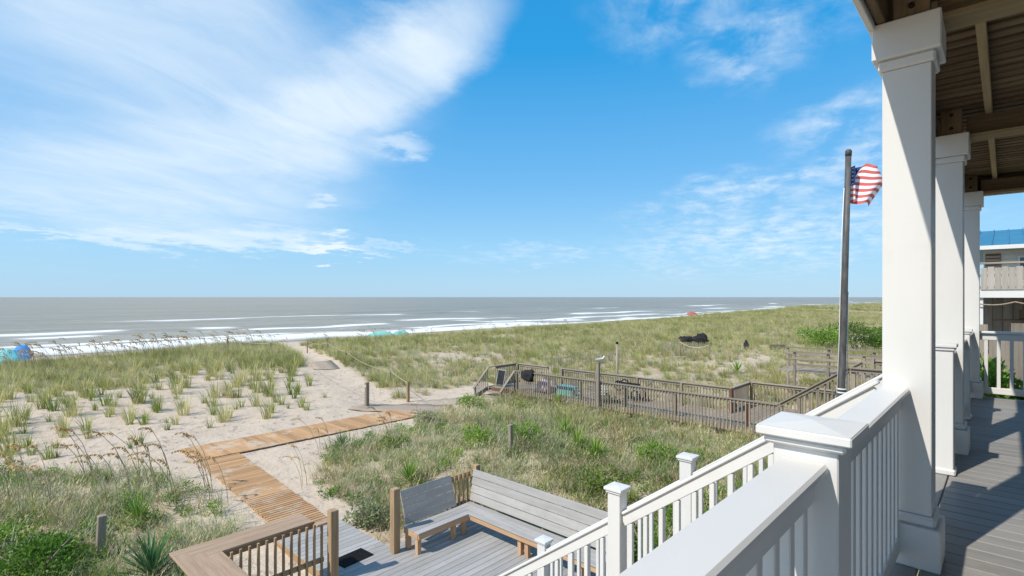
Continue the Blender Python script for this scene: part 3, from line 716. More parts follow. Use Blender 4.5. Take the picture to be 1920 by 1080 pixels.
bd = thing('boardwalk_deck', 'weathered grey plank boardwalk floor on short posts', 'boardwalk', (19.3, 12, BZ))
y = 5.2
while y < 18.7:
    x1 = 20.36 if y > 7.55 else 22.35
    box('plank', 18.36, x1, y, y + .138, BZ - .035, BZ, GREYW('x'), bd); y += .146
for xs in (18.5, 20.2): box('joist', xs - .04, xs + .04, 5.2, 18.6, BZ - .22, BZ - .04, GREYW('y'), bd)
for yy in (5.4, 7.5, 10, 12.4, 14.8, 17.2):
    for xs in (18.46, 20.24): box('pile', xs - .07, xs + .07, yy - .07, yy + .07, -.5, BZ - .225, GREYW('z'), bd)
t = thing('boardwalk_railing', 'near railing of the grey boardwalk facing the mound', 'railing', (18.3, 11, BZ))
grey_rail(t, (18.3, 5.35), (18.3, 16.85), BR, BR, .95)
for yy, mm in ((6.3, REDW), (8.9, GREYW), (11.0, GREYW), (13.1, GREYW), (14.9, TREAT), (16.8, REDW)): gpost(t, 18.37, yy, -.3, BR - .045, mm)
t = thing('boardwalk_railing', 'far railing of the grey boardwalk along the dune grass', 'railing', (20.4, 12, BZ))
grey_rail(t, (20.42, 15.8), (20.42, 7.6), BR, BR, .95)
for yy, mm in ((7.62, REDW), (9.6, GREYW), (11.6, GREYW), (13.7, GREYW), (15.7, GREYW)): gpost(t, 20.35, yy, -.3, BR - .045, mm)
t = thing('boardwalk_railing', 'short jog in the far boardwalk railing beside the landing', 'railing', (21.4, 7.6, BZ))
grey_rail(t, (20.50, 7.64), (22.36, 7.64), BR, BR, .95); grey_rail(t, (22.42, 7.6), (22.42, 4.6), BR, BR, .95)
gpost(t, 22.36, 7.56, -.3, BR - .045, TREAT)
t = thing('boardwalk_railing', 'seaward end railing of the boardwalk behind its steps', 'railing', (19.8, 18.7, BZ))
grey_rail(t, (18.9, 18.72), (20.42, 18.72), BR, BR, .95); grey_rail(t, (20.42, 18.6), (20.42, 16.6), BR, BR, .95); gpost(t, 20.35, 18.6, -.3, BR - .045)
st = thing('boardwalk_steps', 'short grey steps from the boardwalk down to the sand', 'steps', (17.8, 17.8, 0))
for i in range(2): box('tread', 17.98 - i * .30, 18.29 - i * .30, 16.95, 18.65, BZ - .17 * (i + 1) - .035, BZ - .17 * (i + 1), GREYW('y'), st)
box('riser_board', 18.3, 18.33, 16.95, 18.65, BZ - .16, BZ - .04, REDW('y'), st)
for yy in (16.93, 18.69):
    beam('handrail', (17.35, yy, .42), (18.34, yy, BR - .02), .13, .045, GREYW('x'), st); beam('stringer', (17.5, yy, .02), (18.3, yy, BZ - .1), .04, .2, GREYW('x'), st)
    beam('handrail', (18.34, yy, BR - .02), (18.9, yy, BR - .02), .13, .04, GREYW('x'), st) if yy > 18 else None
    for k in range(7): xx = 17.5 + k * .13; zt = .42 + (xx - 17.35) * .93; box('baluster', xx - .018, xx + .018, yy - .018, yy + .018, .05 + .35 * k / 7, zt - .03, GREYW('z'), st)
    gpost(st, 17.42, yy, -.3, .42, GREYW, .08)
# stairs up to the neighbour's deck
st = thing('neighbour_stairs', 'grey wooden stairs with slatted railing climbing past the flagpole', 'stairs', (18.8, 4.4, BZ))
for i in range(8): box('tread', 18.5, 20.2, 5.15 - i * .24 - .26, 5.15 - i * .24, BZ + .168 * (i + 1) - .04, BZ + .168 * (i + 1), GREYW('x'), st)
for xs in (18.45, 20.25): beam('stringer', (xs, 5.25, BZ - .02), (xs, 3.25, BZ + 1.3), .05, .28, GREYW('x'), st)
for xs, nm in ((18.3, 0), (20.3, 1)):
    grey_rail(st, (xs, 5.3), (xs, 3.42), BR + .06, BR + 1.36, .95, .20); gpost(st, xs + .06, 5.28, -.3, BR + .05)
t = thing('neighbour_deck', 'raised grey neighbour deck with vertical slat railing right of the flagpole', 'deck', (19, 1, 1.7))
y = -2.2
while y < 3.2: box('plank', 18.4, 21.4, y, y + .138, 1.66, 1.70, GREYW('x'), t); y += .146
grey_rail(t, (18.3, 3.36), (18.3, -2.2), BR + 1.36, BR + 1.36, 1.0, .17); grey_rail(t, (21.5, 3.3), (21.5, -2.2), BR + 1.3, BR + 1.3, 1.0, .2)
for yy in (3.3, .9, -1.6):
    gpost(t, 18.38, yy, -.3, BR + 1.31); gpost(t, 21.42, yy, -.3, BR + 1.4)
t = thing('second_boardwalk', 'low grey boardwalk rails further off behind the flagpole', 'boardwalk', (27, 6, 1))
for xs, y0, y1 in ((27.0, 3.0, 7.3), (29.2, 2.5, 8.2)):
    for zz in (2.28, 1.98, 1.70):
        beam('rail', (xs, y0, zz - .0), (xs, y1, zz - .02), .14 if zz > 2.2 else .04, .05 if zz > 2.2 else .10, OLDW('x'), t)
    for k in range(4): gpost(t, xs + .05, y0 + .1 + k * (y1 - y0 - .2) / 3, -.2, 2.25, OLDW)
y = 2.6
while y < 8.0: box('plank', 27.1, 29.1, y, y + .2, 1.3, 1.34, GREYW('x'), t); y += .21
beam('stair_rail', (27.0, 3.0, 2.36), (26.2, 1.2, 3.1), .14, .05, GREYW('x'), t); gpost(t, 26.3, 1.6, 0, 3.3, GREYW, .2)

# tall posts by the boardwalk, gull on one of them
t = thing('tall_post', 'tall square boardwalk post with the gull on top', 'post', (18.17, 12.2, 0)); gpost(t, 18.17, 12.15, -.3, 2.10, GREYW, .13); box('post_cap', 18.09, 18.25, 12.07, 12.23, 2.101, 2.13, GREYW('x'), t)
t = thing('tall_post', 'slim pole with dark cap rising behind the boardwalk', 'post', (22.6, 14, 0)); tube('pole', [(22.6, 14.0, -.2), (22.6, 14.0, 2.5)], .06, GREYW('z'), t); tube('pole_cap', [(22.6, 14, 2.505), (22.6, 14, 2.6)], [.08, .05], RUBBER, t)
def ball(name, r, mat, n=10, m=8, shape=None):
    v = []; f = []
    for i in range(m + 1):
        th = math.pi * i / m
        for k in range(n):
            ph = 2 * math.pi * k / n; q = Vector((math.sin(th) * math.cos(ph), math.sin(th) * math.sin(ph), math.cos(th)))
            q = Vector((q.x * r[0], q.y * r[1], q.z * r[2])); v.append(shape(q) if shape else q)
    for i in range(m):
        for k in range(n): f.append((i * n + k, i * n + (k + 1) % n, (i + 1) * n + (k + 1) % n, (i + 1) * n + k)[::-1])
    return mesh(name, v, f, mat, True)
gl = thing('gull', 'white gull standing on a boardwalk post', 'gull', (18.23, 12.08, 2.13))
def tor(q):   # a tapered trunk rising to neck and head at +x
    q = Vector(q); s = (q.x + .2) / .4; q.z += .10 * max(0, s - .62) ** 1.2 * 2.2; q.y *= 1 - .45 * max(0, s - .6); q.z -= .02 * (1 - s); return q
pts = [(-.20, 0, .125), (-.12, 0, .125), (-.04, 0, .12), (.05, 0, .13), (.105, 0, .165), (.13, 0, .21), (.15, 0, .245), (.185, 0, .245), (.20, 0, .24)]
gd = Vector(RT).normalized(); gyaw = math.atan2(gd.y, gd.x)
o = bpy.data.objects.new('body', tubemesh('body', pts, [.012, .045, .068, .066, .045, .032, .036, .03, .012], GULLW, 10)); C.objects.link(o); o.parent = gl; o.rotation_euler.z = gyaw
for s in (-1, 1):
    w_ = bpy.data.objects.new('wing', ball('wing', (.15, .012, .045), GULLG)); C.objects.link(w_); w_.parent = o; w_.location = (-.06, s * .058, .135); w_.rotation_euler = (s * .2, -.1, s * .1)
    l_ = bpy.data.objects.new('leg', tubemesh('leg', [(0, 0, 0), (0, 0, .075)], .006, GULLO, 6)); C.objects.link(l_); l_.parent = o; l_.location = (-.01, s * .025, .0)
k_ = bpy.data.objects.new('beak', tubemesh('beak', [(.195, 0, .238), (.24, 0, .228)], [.011, .003], GULLO, 6)); C.objects.link(k_); k_.parent = o

# things stored on the boardwalk
def wheel(name, c, r, parent, ax=(1, 0, 0)):
    t_ = Vector(ax).normalized(); a = t_.orthogonal().normalized(); b_ = t_.cross(a); pts = [a * math.cos(q) * r + b_ * math.sin(q) * r for q in np.linspace(0, 2 * math.pi, 17)]
    o = link(bpy.data.objects.new(name, tubemesh(name, pts, .03, RUBBER, 6)), parent, c)
    for k in range(4):
        q = math.pi * k / 4; d = (a * math.cos(q) + b_ * math.sin(q)) * r
        s = bpy.data.objects.new('spoke', tubemesh('spoke', [-d, d], .008, STEEL, 5)); C.objects.link(s); s.parent = o
    return o
t = thing('beach_cart', 'dark wheeled beach cart parked inside the boardwalk railing', 'cart', (19.9, 11.6, BZ))
for yy in (11.3, 12.1):
    for xx in (19.65, 20.15): wheel('wheel', (xx, yy, BZ + .62 if yy > 12 else BZ + .3), .2, t, (1, 0, .0))
box('cart_bed', 19.7, 20.1, 11.1, 12.2, BZ + .5, BZ + .56, STEEL, t); box('cart_side', 19.68, 19.7, 11.1, 12.2, BZ + .561, BZ + .8, BLACK, t); tube('handle', [(19.9, 11.1, BZ + .55), (19.9, 10.6, BZ + .95), (19.75, 10.6, BZ + .95)], .018, STEEL, t)
for xx in (19.75, 20.05): box('cart_leg', xx, xx + .03, 12.0, 12.03, BZ + .0, BZ + .5, STEEL, t)
def crumple(name, r, mat, seed, n=16, m=10, amp=.25):
    rr = random.Random(seed); ph = [rr.uniform(0, 6) for _ in range(6)]
    def sh(q): k = 1 + amp * (math.sin(q.x / r[0] * 3 + ph[0]) * math.sin(q.y / r[1] * 4 + ph[1]) + .6 * math.sin(q.z / r[2] * 6 + ph[2] + q.x / r[0] * 5) + .45 * math.sin(q.x / r[0] * 9 + ph[3] + q.y / r[1] * 7) + .3 * math.sin(q.z / r[2] * 11 + ph[4])); q = q * k; q.z = max(q.z, -r[2] * .8); return q
    return ball(name, r, mat, n, m, sh)
t = thing('beach_bag', 'black bag slung over the boardwalk railing beside the steps', 'bag', (18.42, 16.0, BR - .2))
o = link(bpy.data.objects.new('bag_body', crumple('bag_body', (.16, .36, .26), BLACK, 3)), t, (18.2, 16.0, BR - .16)); o.rotation_euler = (.25, .1, 0)
tube('strap', [(18.2, 15.75, BR), (18.32, 15.8, BR + .05), (18.42, 15.95, BR - .1), (18.3, 16.2, BR + .04), (18.2, 16.2, BR)], .015, BLACK, t)
t = tag(link(bpy.data.objects.new('towel_heap', crumple('towel_heap', (.4, .55, .3), PINK, 9, 18, 12)), None, (19.0, 15.6, BZ + .24)), 'lilac towel heap on the boardwalk by the steps', 'towels')
t = thing('teal_cooler', 'teal cooler box on the boardwalk behind the balusters', 'cooler', (19.0, 14.4, BZ)); box('cooler_body', 18.75, 19.2, 13.9, 14.75, BZ + .001, BZ + .36, TEAL, t, .03); box('cooler_lid', 18.73, 19.22, 13.88, 14.77, BZ + .361, BZ + .43, AQUA, t, .02)
tube('cooler_handle', [(18.97, 13.87, BZ + .25), (18.97, 13.80, BZ + .30), (18.97, 13.87, BZ + .35)], .015, STEEL, t)
t = thing('green_float', 'small green float leaning inside the boardwalk rail', 'float', (18.7, 13.5, BZ)); wheel('ring', (18.62, 13.55, BZ + .24), .2, t, (1, .2, .3)); 
t.children[0].data.materials[0] = TEAL
t = thing('wire_crate', 'white wire crate standing behind the boardwalk balusters', 'crate', (18.8, 12.6, BZ))
for k in range(6):
    for zq in (0,): tube('wire', [(18.6, 12.3 + k * .13, BZ), (18.6, 12.3 + k * .13, BZ + .62)], .014, ROPEW, t, 6); tube('wire', [(19.1, 12.3 + k * .13, BZ), (19.1, 12.3 + k * .13, BZ + .62)], .014, ROPEW, t, 6)
for k in range(6):
    z = BZ + .014 + k * .12
    for xx in (18.6, 19.1): tube('wire', [(xx, 12.3, z), (xx, 12.95, z)], .014, ROPEW, t, 6)
    for yy in (12.3, 12.95): tube('wire', [(18.6, yy, z), (19.1, yy, z)], .014, ROPEW, t, 6)
t = thing('folded_chair', 'dark folded beach chair by the boardwalk steps', 'chair', (18.8, 18.3, BZ))
for yy in (17.9, 18.4): beam('frame_tube', (18.55, yy, BZ), (18.75, yy, BZ + .8), .03, .03, STEEL, t)
beam('sling', (18.585, 18.15, BZ + .12), (18.75, 18.15, BZ + .78), .46, .02, BLACK, t); box('cross_tube', 18.74, 18.77, 17.9, 18.4, BZ + .79, BZ + .82, STEEL, t)

# ================================================================== flag and pole
fb = Vector((14.0, 2.72, 0)); ft = None
a, b_, c = ray(1591, 283); d = 12.05; ft = Vector((a * d, b_ * d, CAMZ + c * d))
a, b_, c = ray(1577.5, 740); fb2 = Vector((a * 12.0, b_ * 12.0, CAMZ + c * 12.0)); ax_ = (ft - fb2).normalized(); fb = ft - ax_ * (ft.z + .3) / ax_.z
t = thing('flagpole', 'tall weathered grey flagpole leaning slightly beside the porch', 'flagpole', tuple(fb))
L = (ft - fb).length; P = lambda s: fb + ax_ * s
tube('pole', [P(0), P(L * .35), P(L * .36), P(L * .7), P(L)], [.09, .085, .075, .066, .06], METALP(), t, 14)
tube('pole_cap', [P(L - .12), P(L + .0), P(L + .03)], [.066, .07, .045], METALP(), t, 12)
sidev = Vector((RT[0], RT[1], 0))
tube('halyard', [P(.9 * L) - sidev * .075, P(.75 * L) - sidev * .1, P(.5 * L) - sidev * .085, P(.3 * L) - sidev * .10], .009, ROPEW, t, 6)
tube('halyard', [P(.62 * L) + sidev * .085, P(.45 * L) + sidev * .11, P(.33 * L) + sidev * .12, P(.29 * L) + sidev * .28 , P(.25 * L) + sidev * .13], .009, ROPEW, t, 6)
sp = [(557 + (CAMZ - 0) * 0)]
for zq in (2.62, 2.70):
    s = (zq - fb.z) / ax_.z; tube('band', [P(s), P(s + .035)], .10, ROPEW, t, 14)
s = (2.1 - fb.z) / ax_.z; box('cleat', P(s).x - .02, P(s).x + .02, P(s).y - .13, P(s).y - .08, 2.05, 2.2, STEEL, t)
# flag: 13 stripes, canton, stars
NU, NVs = 36, 26
fwd3 = Vector((FW[0], FW[1], 0)); top = P((5.05 + 2.62 - fb.z) / ax_.z)
a, b_, c = ray(1602, 310); top = Vector((a * 12.0, b_ * 12.0, CAMZ + c * 12.0))
def flagpt(u, w):        # u along the fly 0..1, w down the hoist 0..1: canton folded back, striped part billowing towards the camera
    Lr = .27 * max(0, 1 - w / .52) - .015 * math.sin(w * 9); Rr = .56 + .20 * min(1, w / .42) if w < .42 else .76 - .34 * (w - .42) / .58
    if u < .4:
        q = u / .4; r = .02 + (Lr - .02) * q; dd = .34 * math.sin(math.pi * q) + .12 * q; z = .03 * math.sin(q * 3)
    else:
        q = (u - .4) / .6; r = Lr + (Rr - Lr) * q; dd = .12 + .06 * math.sin(q * 5 + w * 2.0) - .10 * math.sin(q * math.pi); z = .05 * math.sin(q * 3.4 + .2) * (1 - w) - .06 * q * w + .025 * math.sin(q * 7 + w * 3)
    return sidev * r + fwd3 * dd + Vector((0, 0, z - .83 * w))
v = [flagpt(i / NU, j / NVs) for j in range(NVs + 1) for i in range(NU + 1)]
f = []; mi = []
for j in range(NVs):
    for i in range(NU):
        f.append((j * (NU + 1) + i, j * (NU + 1) + i + 1, (j + 1) * (NU + 1) + i + 1, (j + 1) * (NU + 1) + i))
        st_ = int(j / 2); mi.append(2 if (i < NU * .4 and st_ < 7) else (0 if st_ % 2 == 0 else 1))
me = mesh('flag', v, f, STRIPE_R, True); me.materials.append(STRIPE_W); me.materials.append(CANTON); me.polygons.foreach_set('material_index', mi)
fl = tag(link(bpy.data.objects.new('flag', me), None, tuple(top)), 'red and white striped flag with starred blue canton blowing from the pole', 'flag')
sv = []; sf = []
for r_ in range(9):
    for c_ in range(6 if r_ % 2 == 0 else 5):
        u0 = (.033 + c_ * .066 + (.033 if r_ % 2 else 0)); w0 = .06 + r_ * .0535
        for side in (-1, 1):
            k0 = len(sv); nrm = (flagpt(u0 + .01, w0) - flagpt(u0, w0)).cross(flagpt(u0, w0 + .01) - flagpt(u0, w0)).normalized() * .006 * side
            for k in range(10):
                q = math.pi * k / 5; rr = 1 if k % 2 == 0 else .42
                sv.append(flagpt(max(0, u0 + math.sin(q) * rr * .017), w0 - math.cos(q) * rr * .027) + nrm)
            sf.append(tuple(range(k0, k0 + 10)))
o = bpy.data.objects.new('stars', mesh('stars', sv, sf, STRIPE_W)); C.objects.link(o); o.parent = fl

# ================================================================== neighbour's house and screen
t = thing('neighbour_house', 'cream house with blue metal roof beyond the end of the porch', 'house', (28, -4, 0))
box('wall', 24.0, 33.0, -9.0, .55, -.5, 6.42, CREAM, t, .01)
for zz in np.arange(5.1, 6.4, .16): box('siding_board', 23.975, 23.998, -9.0, .55, zz, zz + .155, CREAM, t, .004)
rf = link(bpy.data.objects.new('roof', mesh('roof', [(23.4, -9.6, 6.5), (23.4, .95, 6.5), (28.6, .95, 7.45), (28.6, -9.6, 7.45), (33.6, -9.6, 6.5), (33.6, .95, 6.5),
     (23.4, -9.6, 6.42), (23.4, .95, 6.42), (28.6, .95, 7.37), (28.6, -9.6, 7.37), (33.6, -9.6, 6.42), (33.6, .95, 6.42)],
     [(0, 3, 2, 1), (3, 4, 5, 2), (6, 7, 8, 9), (9, 8, 11, 10), (0, 1, 7, 6), (1, 2, 8, 7), (2, 5, 11, 8), (3, 0, 6, 9), (4, 3, 9, 10), (5, 4, 10, 11)], ROOFB)), t, (0, 0, 0))
rf.location = (-28, 4, 0)
for k in range(26):
    yy = -9.5 + k * .41; o = beam('roof_seam', (23.4, yy, 6.525), (28.6, yy, 7.475), .03, .03, ROOFB, t)
box('eave_board', 23.36, 23.395, -9.6, .95, 6.36, 6.49, WHITE('y'), t)
wn = box('window', 23.93, 23.97, -.98, -.28, 5.3, 6.15, WHITE('z'), t); box('pane', 23.92, 23.929, -.92, -.34, 5.36, 5.72, GLASS, wn); box('pane', 23.92, 23.929, -.92, -.34, 5.75, 6.09, GLASS, wn)
wn = box('shutter_panel', 23.94, 23.97, .12, .5, 5.75, 6.25, M('brown_panel', (.22, .12, .085), rough=.7), t)
for k in range(4): box('slat', 23.925, 23.939, .13, .49, 5.78 + k * .11, 5.85 + k * .11, M('tan_panel', (.42, .32, .25), rough=.7), wn)
t = thing('upper_deck', 'weathered grey balcony with plank railing on the neighbouring house', 'balcony', (22.5, -3, 5))
box('deck_floor', 21.8, 23.95, -7, .85, 4.97, 5.03, GREYW('y'), t); box('rim_beam', 21.72, 21.79, -7, .87, 4.78, 5.02, WHITE('y'), t)
yy = .86; k = 0
while yy > -4:
    w = .05 if k < 3 else .15
    box('picket', 21.69, 21.715, yy - w, yy, 5.02, 5.80 if k < 3 else 5.72 - .03 * (k % 2), wood('bleached_picket', (.42, .385, .34), (.34, .31, .27), 'z', var=.12), t); yy -= w + (.05 if k < 3 else .006); k += 1
box('top_rail', 21.64, 21.80, -7, .9, 5.805, 5.86, GREYW('y'), t); box('mid_rail', 21.72, 21.76, -4, .87, 5.42, 5.50, GREYW('y'), t); box('low_rail', 21.72, 21.76, -4, .87, 5.06, 5.14, GREYW('y'), t)
for yq in (.6, -.55, -2.8): box('support_post', 21.8, 21.98, yq - .09, yq + .09, 0, 4.775, WHITE('z'), t)
tube('rope_swag', sag((21.7, .82, 4.66), (21.7, -.2, 4.66), .10), .018, GREYW('x'), t); tube('rope_swag', sag((21.7, -.2, 4.66), (21.7, -1.4, 4.66), .10), .018, GREYW('x'), t)
box('back_wall', 23.7, 23.74, -7, .85, 0, 4.96, GREYW('z'), t)
for yq in np.arange(-4, .9, .24): box('wall_board', 23.66, 23.69, yq, yq + .225, 0, 4.9, GREYW('z'), t)
box('table_top', 22.6, 23.2, -1.0, .3, 4.05, 4.1, DARKW('y'), t); box('shelf_box', 22.9, 23.3, -.8, -.3, 4.101, 4.4, DARKW('y'), t); box('shelf_leg', 22.85, 22.95, -.9, -.8, 0, 4.049, DARKW('z'), t)
t = thing('privacy_screen', 'weathered upright wide-plank screen beyond the far porch railing', 'fence', (15, -1, 0))
yy = .50; k = 0; hs_ = [4.22, 3.98, 4.26, 4.20, 3.95, 4.12, 4.24, 4.05, 4.2, 4.1]
while yy > -2.4:
    w = .225 if k == 0 else .33; box('plank', 15.0 + .03 * (k % 2), 15.035 + .03 * (k % 2), yy - w, yy, -.4, hs_[k % 10], OLDW('z'), t); yy -= w + .012; k += 1
for zz in (1, 2.4, 3.6): box('cross_rail', 15.07, 15.11, -2.4, .5, zz, zz + .09, GREYW('y'), t)

# ================================================================== beach shades, bundles, sand fence
def shade(label, x, y, span, rise, depth, m, seed, cat='sun shade', z=None):
    """arched pole with a strip of cloth streaming from it"""
    z = g1(x, y) if z is None else z
    t = thing('beach_tent', label, cat, (x, y, z)); rr = random.Random(seed)
    d = Vector((RT[0], RT[1], 0)); lee = Vector((-FW[0], -FW[1], 0)) * .5 + d * .2
    arch = [Vector((x, y, z)) + d * (k / 14 - .5) * span + Vector((0, 0, rise * math.sin(math.pi * k / 14) ** .38)) for k in range(15)]
    tube('arch_pole', [a for a in arch], .03, STEEL, t, 6)
    v = []; f = []
    for j in range(7):
        for k in range(1, 14):
            q = arch[k] - Vector((x, y, z)); sc = math.sqrt(max(.0, 1 - (j / 6.3) ** 2)); w = 1 - .35 * (j / 6)
            v.append(Vector((q.x * w, q.y * w, q.z * sc)) + lee * depth * j / 6 + Vector((0, 0, .06 * math.sin(k * 1.3 + j * 1.1 + seed))))
    for j in range(6):
        for k in range(12): f.append((j * 13 + k, j * 13 + k + 1, (j + 1) * 13 + k + 1, (j + 1) * 13 + k))
    o = link(bpy.data.objects.new('canopy', mesh('canopy', v, f, m, True)), t, (x, y, z)); md = o.modifiers.new('thick', 'SOLIDIFY'); md.thickness = .01
def beachpt(px, Y): a, b_, c = ray(px, 557); return a * Y / b_, Y
x, y = beachpt(14, 58); shade('light aqua beach shade at the far left behind the dune', x, y, 2.6, 2.1, .9, AQUA, 1)
x, y = beachpt(42, 60); shade('bright blue beach shade at the far left, right of the aqua one', x, y, 2.2, 2.35, .9, BLUEF, 2)
x, y = beachpt(715, 72); shade('long teal beach shade above the dune crest in mid picture', x, y, 5.0, 1.45, 1.2, TEAL, 3)
x, y = beachpt(752, 75); shade('smaller teal beach shade right of the long teal one', x, y, 3.4, 1.3, 1.0, TEAL, 4)
x, y = beachpt(1297, 78); shade('dull red beach shade far along the shoreline', x, y, 4.6, 2.1, 1.8, REDF, 5)

def heap(label, px, py, r, seed, mat=BLACK, cat='bundle', up=0.0, name='covered_bundle'):
    z = .9
    for _ in range(6): q = at(px, py, z); z = g1(q[0], q[1])
    o = tag(link(bpy.data.objects.new(name, crumple(name, r, mat, seed, 22, 14, .22)), None, (q[0], q[1], z + r[2] * .75 + up), (0, 0, seed)), label, cat)
    return q[0], q[1], z
h1 = heap('low black covered bundle beside the larger one in the far dune grass', 1286, 649, (.62, .36, .27), 2, up=.35)
h2 = heap('larger black tarp-covered bundle on the far dune lane', 1314, 651, (.6, .45, .45), 5, up=.35)
heap('small dark object standing on the far sand lane', 1399, 656, (.22, .2, .4), 7)
q = at(1458, 652, .75); z = g1(q[0], q[1])
t = thing('rolled_mat', 'dark rolled mat lying on the sand by the far boardwalk', 'mat roll', (q[0], q[1], z))
d = Vector((RT[0], RT[1], 0)); c_ = Vector((q[0], q[1], z + .22)); tube('roll', [c_ - d * .62, c_ - d * .6, c_ + d * .6, c_ + d * .62], [.18, .2, .2, .18], M('dark_mat', (.09, .075, .06), (.13, .11, .09), 14, rough=.95), t, 12)
tube('roll_tail', [c_ + d * .6 - Vector((0, 0, .19)), c_ + d * 1.2 - Vector((0, 0, .21))], .02, AQUA, t, 6)
# rope rail round the bundles
for k, (px, py) in enumerate(((1274, 668), (1330, 672))):
    z = .8
    for _ in range(6): q = at(px, py, z); z = g1(q[0], q[1])
    t = thing('rope_stake', ('left', 'right')[k] + ' rope stake in front of the black bundles', 'post', (q[0], q[1], z)); beam('stake_body', (q[0], q[1], z - .3), (q[0], q[1], z + 1.15), .08, .08, GREYW('x'), t); box('stake_top', q[0] - .036, q[0] + .036, q[1] - .036, q[1] + .036, z + 1.151, z + 1.158, GREYW('x'), t)
    if k == 0: qa = (q[0], q[1], z + 1.05)
    else: rope('pale rope sagging in front of the black bundles', sag(qa, (q[0], q[1], z + .95), .3), .03, ROPE)
def sand_fence(label, A, B, n, h, lean):
    A, B = Vector(A), Vector(B); mid = (A + B) / 2; t = thing('sand_fence', label, 'fence', (mid.x, mid.y, g1(mid.x, mid.y)))
    W_ = wood('bleached_lath', (.47, .40, .31), (.36, .30, .23), 'x', var=.2); ends = []
    for i in range(n):
        p_ = A.lerp(B, i / (n - 1)); z = g1(p_.x, p_.y); hh = h * random.uniform(.9, 1.05); lx, ly = lean[0] + random.uniform(-.05, .05), lean[1] + random.uniform(-.05, .05)
        beam('lath', (p_.x, p_.y, z - .2), (p_.x + lx, p_.y + ly, z + hh), .045, .012, W_, t, .002); ends.append((p_.x + lx * .8, p_.y + ly * .8, z + h * .8))
    tube('wire', ends[::4], .008, STEEL, t, 5)
sand_fence('bleached picket sand fence in the grass below the black bundles', (35.5, 18.2), (38.0, 16.0), 32, 1.0, (.1, .12))
sand_fence('grey picket sand fence half buried behind the boardwalk railing', (25.6, 20.6), (30.5, 18.2), 36, 1.1, (.06, -.05))

# ================================================================== plants
def strip(v, f, pts, wid, side):
    k0 = len(v)
    for i, p_ in enumerate(pts):
        w = wid * (1 - (i / (len(pts) - 1)) ** 1.5) if i < len(pts) - 1 else 0
        if i < len(pts) - 1: v.append(p_ - side * w / 2); v.append(p_ + side * w / 2)
        else: v.append(p_)
    n = len(pts)
    for i in range(n - 2): a = k0 + 2 * i; f.append((a, a + 1, a + 3, a + 2))
    a = k0 + 2 * (n - 2); f.append((a, a + 1, a + 2))
def blades(name, n, h, spread, wid, out, mat, seed, lean=(0, 0), seg=4, curl=.5):
    rr = random.Random(seed); v = []; f = []
    for _ in range(n):
        a = rr.uniform(0, 6.283); r = spread * math.sqrt(rr.random()); H = rr.uniform(*h); o_ = rr.uniform(.25, 1) * out
        az_ = a + rr.uniform(-.7, .7); dv = Vector((math.cos(az_), math.sin(az_), 0)); base = Vector((math.cos(a) * r, math.sin(a) * r, -.03))
        pts = []
        for i in range(seg):
            s = i / (seg - 1); hz = H * (o_ * s * .55 + curl * o_ * s ** 2.4); vz = H * (s - .42 * curl * o_ * s ** 2.6)
            pts.append(base + dv * hz + Vector((lean[0] * H * s * s, lean[1] * H * s * s, vz)))
        strip(v, f, pts, wid * rr.uniform(.7, 1.25), Vector((-dv.y, dv.x, 0)))
    return mesh(name, v, f, mat)
def tangle(name, n, h, spread, mat, seed, wid=.008, leaf=None):
    """a small dry bush of forked wiry stems"""
    rr = random.Random(seed); v = []; f = []
    for _ in range(n):
        a = rr.uniform(0, 6.283); r = spread * .5 * math.sqrt(rr.random()); p_ = Vector((math.cos(a) * r, math.sin(a) * r, -.02)); d = Vector((math.cos(a) * rr.uniform(.1, .9), math.sin(a) * rr.uniform(.1, .9), 1)).normalized()
        pts = [p_.copy()]; H = rr.uniform(*h)
        for i in range(4):
            d = (d + Vector((rr.uniform(-.5, .5), rr.uniform(-.5, .5), rr.uniform(-.25, .2)))).normalized(); p_ = p_ + d * H / 4; pts.append(p_.copy())
            if i > 0:
                q = p_.copy(); e = (d + Vector((rr.uniform(-1, 1), rr.uniform(-1, 1), rr.uniform(-.2, .5)))).normalized(); strip(v, f, [q, q + e * H * .13, q + e * H * .24 + Vector((0, 0, rr.uniform(-.03, .03)))], wid * .9, Vector((-e.y, e.x, 0.1)).normalized())
        strip(v, f, pts, wid * 1.3, Vector((-math.sin(a), math.cos(a), 0)))
    return mesh(name, v, f, mat)
def leafy(name, n, rad, lsz, mat, seed, clumps=9, narrow=.45, base=.0):
    """foliage of small leaves gathered in uneven clumps"""
    rr = random.Random(seed); v = []; f = []; cs = []
    for _ in range(clumps):
        a = rr.uniform(0, 6.283); q = math.sqrt(rr.random()) * .72; cs.append((Vector((math.cos(a) * q * rad[0], math.sin(a) * q * rad[1], base + rad[2] * rr.uniform(.35, 1.35) * (1 - .35 * q))), rr.uniform(.3, .5)))
    for _ in range(n):
        c, s = rr.choice(cs); d = Vector((rr.gauss(0, 1), rr.gauss(0, 1), rr.gauss(0, 1))).normalized(); rr_ = rr.random() ** .45
        p_ = c + Vector((d.x * rad[0], d.y * rad[1], d.z * rad[2])) * s * rr_; p_.z = max(p_.z, .02)
        ax_ = (d + Vector((rr.uniform(-.7, .7), rr.uniform(-.7, .7), rr.uniform(-.2, .9)))).normalized(); sd_ = ax_.cross(Vector((rr.uniform(-1, 1), rr.uniform(-1, 1), rr.uniform(-1, 1)))).normalized()
        L_ = lsz * rr.uniform(.7, 1.3); k = len(v); v += [p_, p_ + ax_ * L_ * .5 + sd_ * L_ * narrow / 2, p_ + ax_ * L_, p_ + ax_ * L_ * .5 - sd_ * L_ * narrow / 2]; f.append((k, k + 1, k + 2, k + 3))
    return mesh(name, v, f, mat)
LEAN = (-.68 * .16, .73 * .16)
def PO(name, me): return bpy.data.objects.new(name, me)
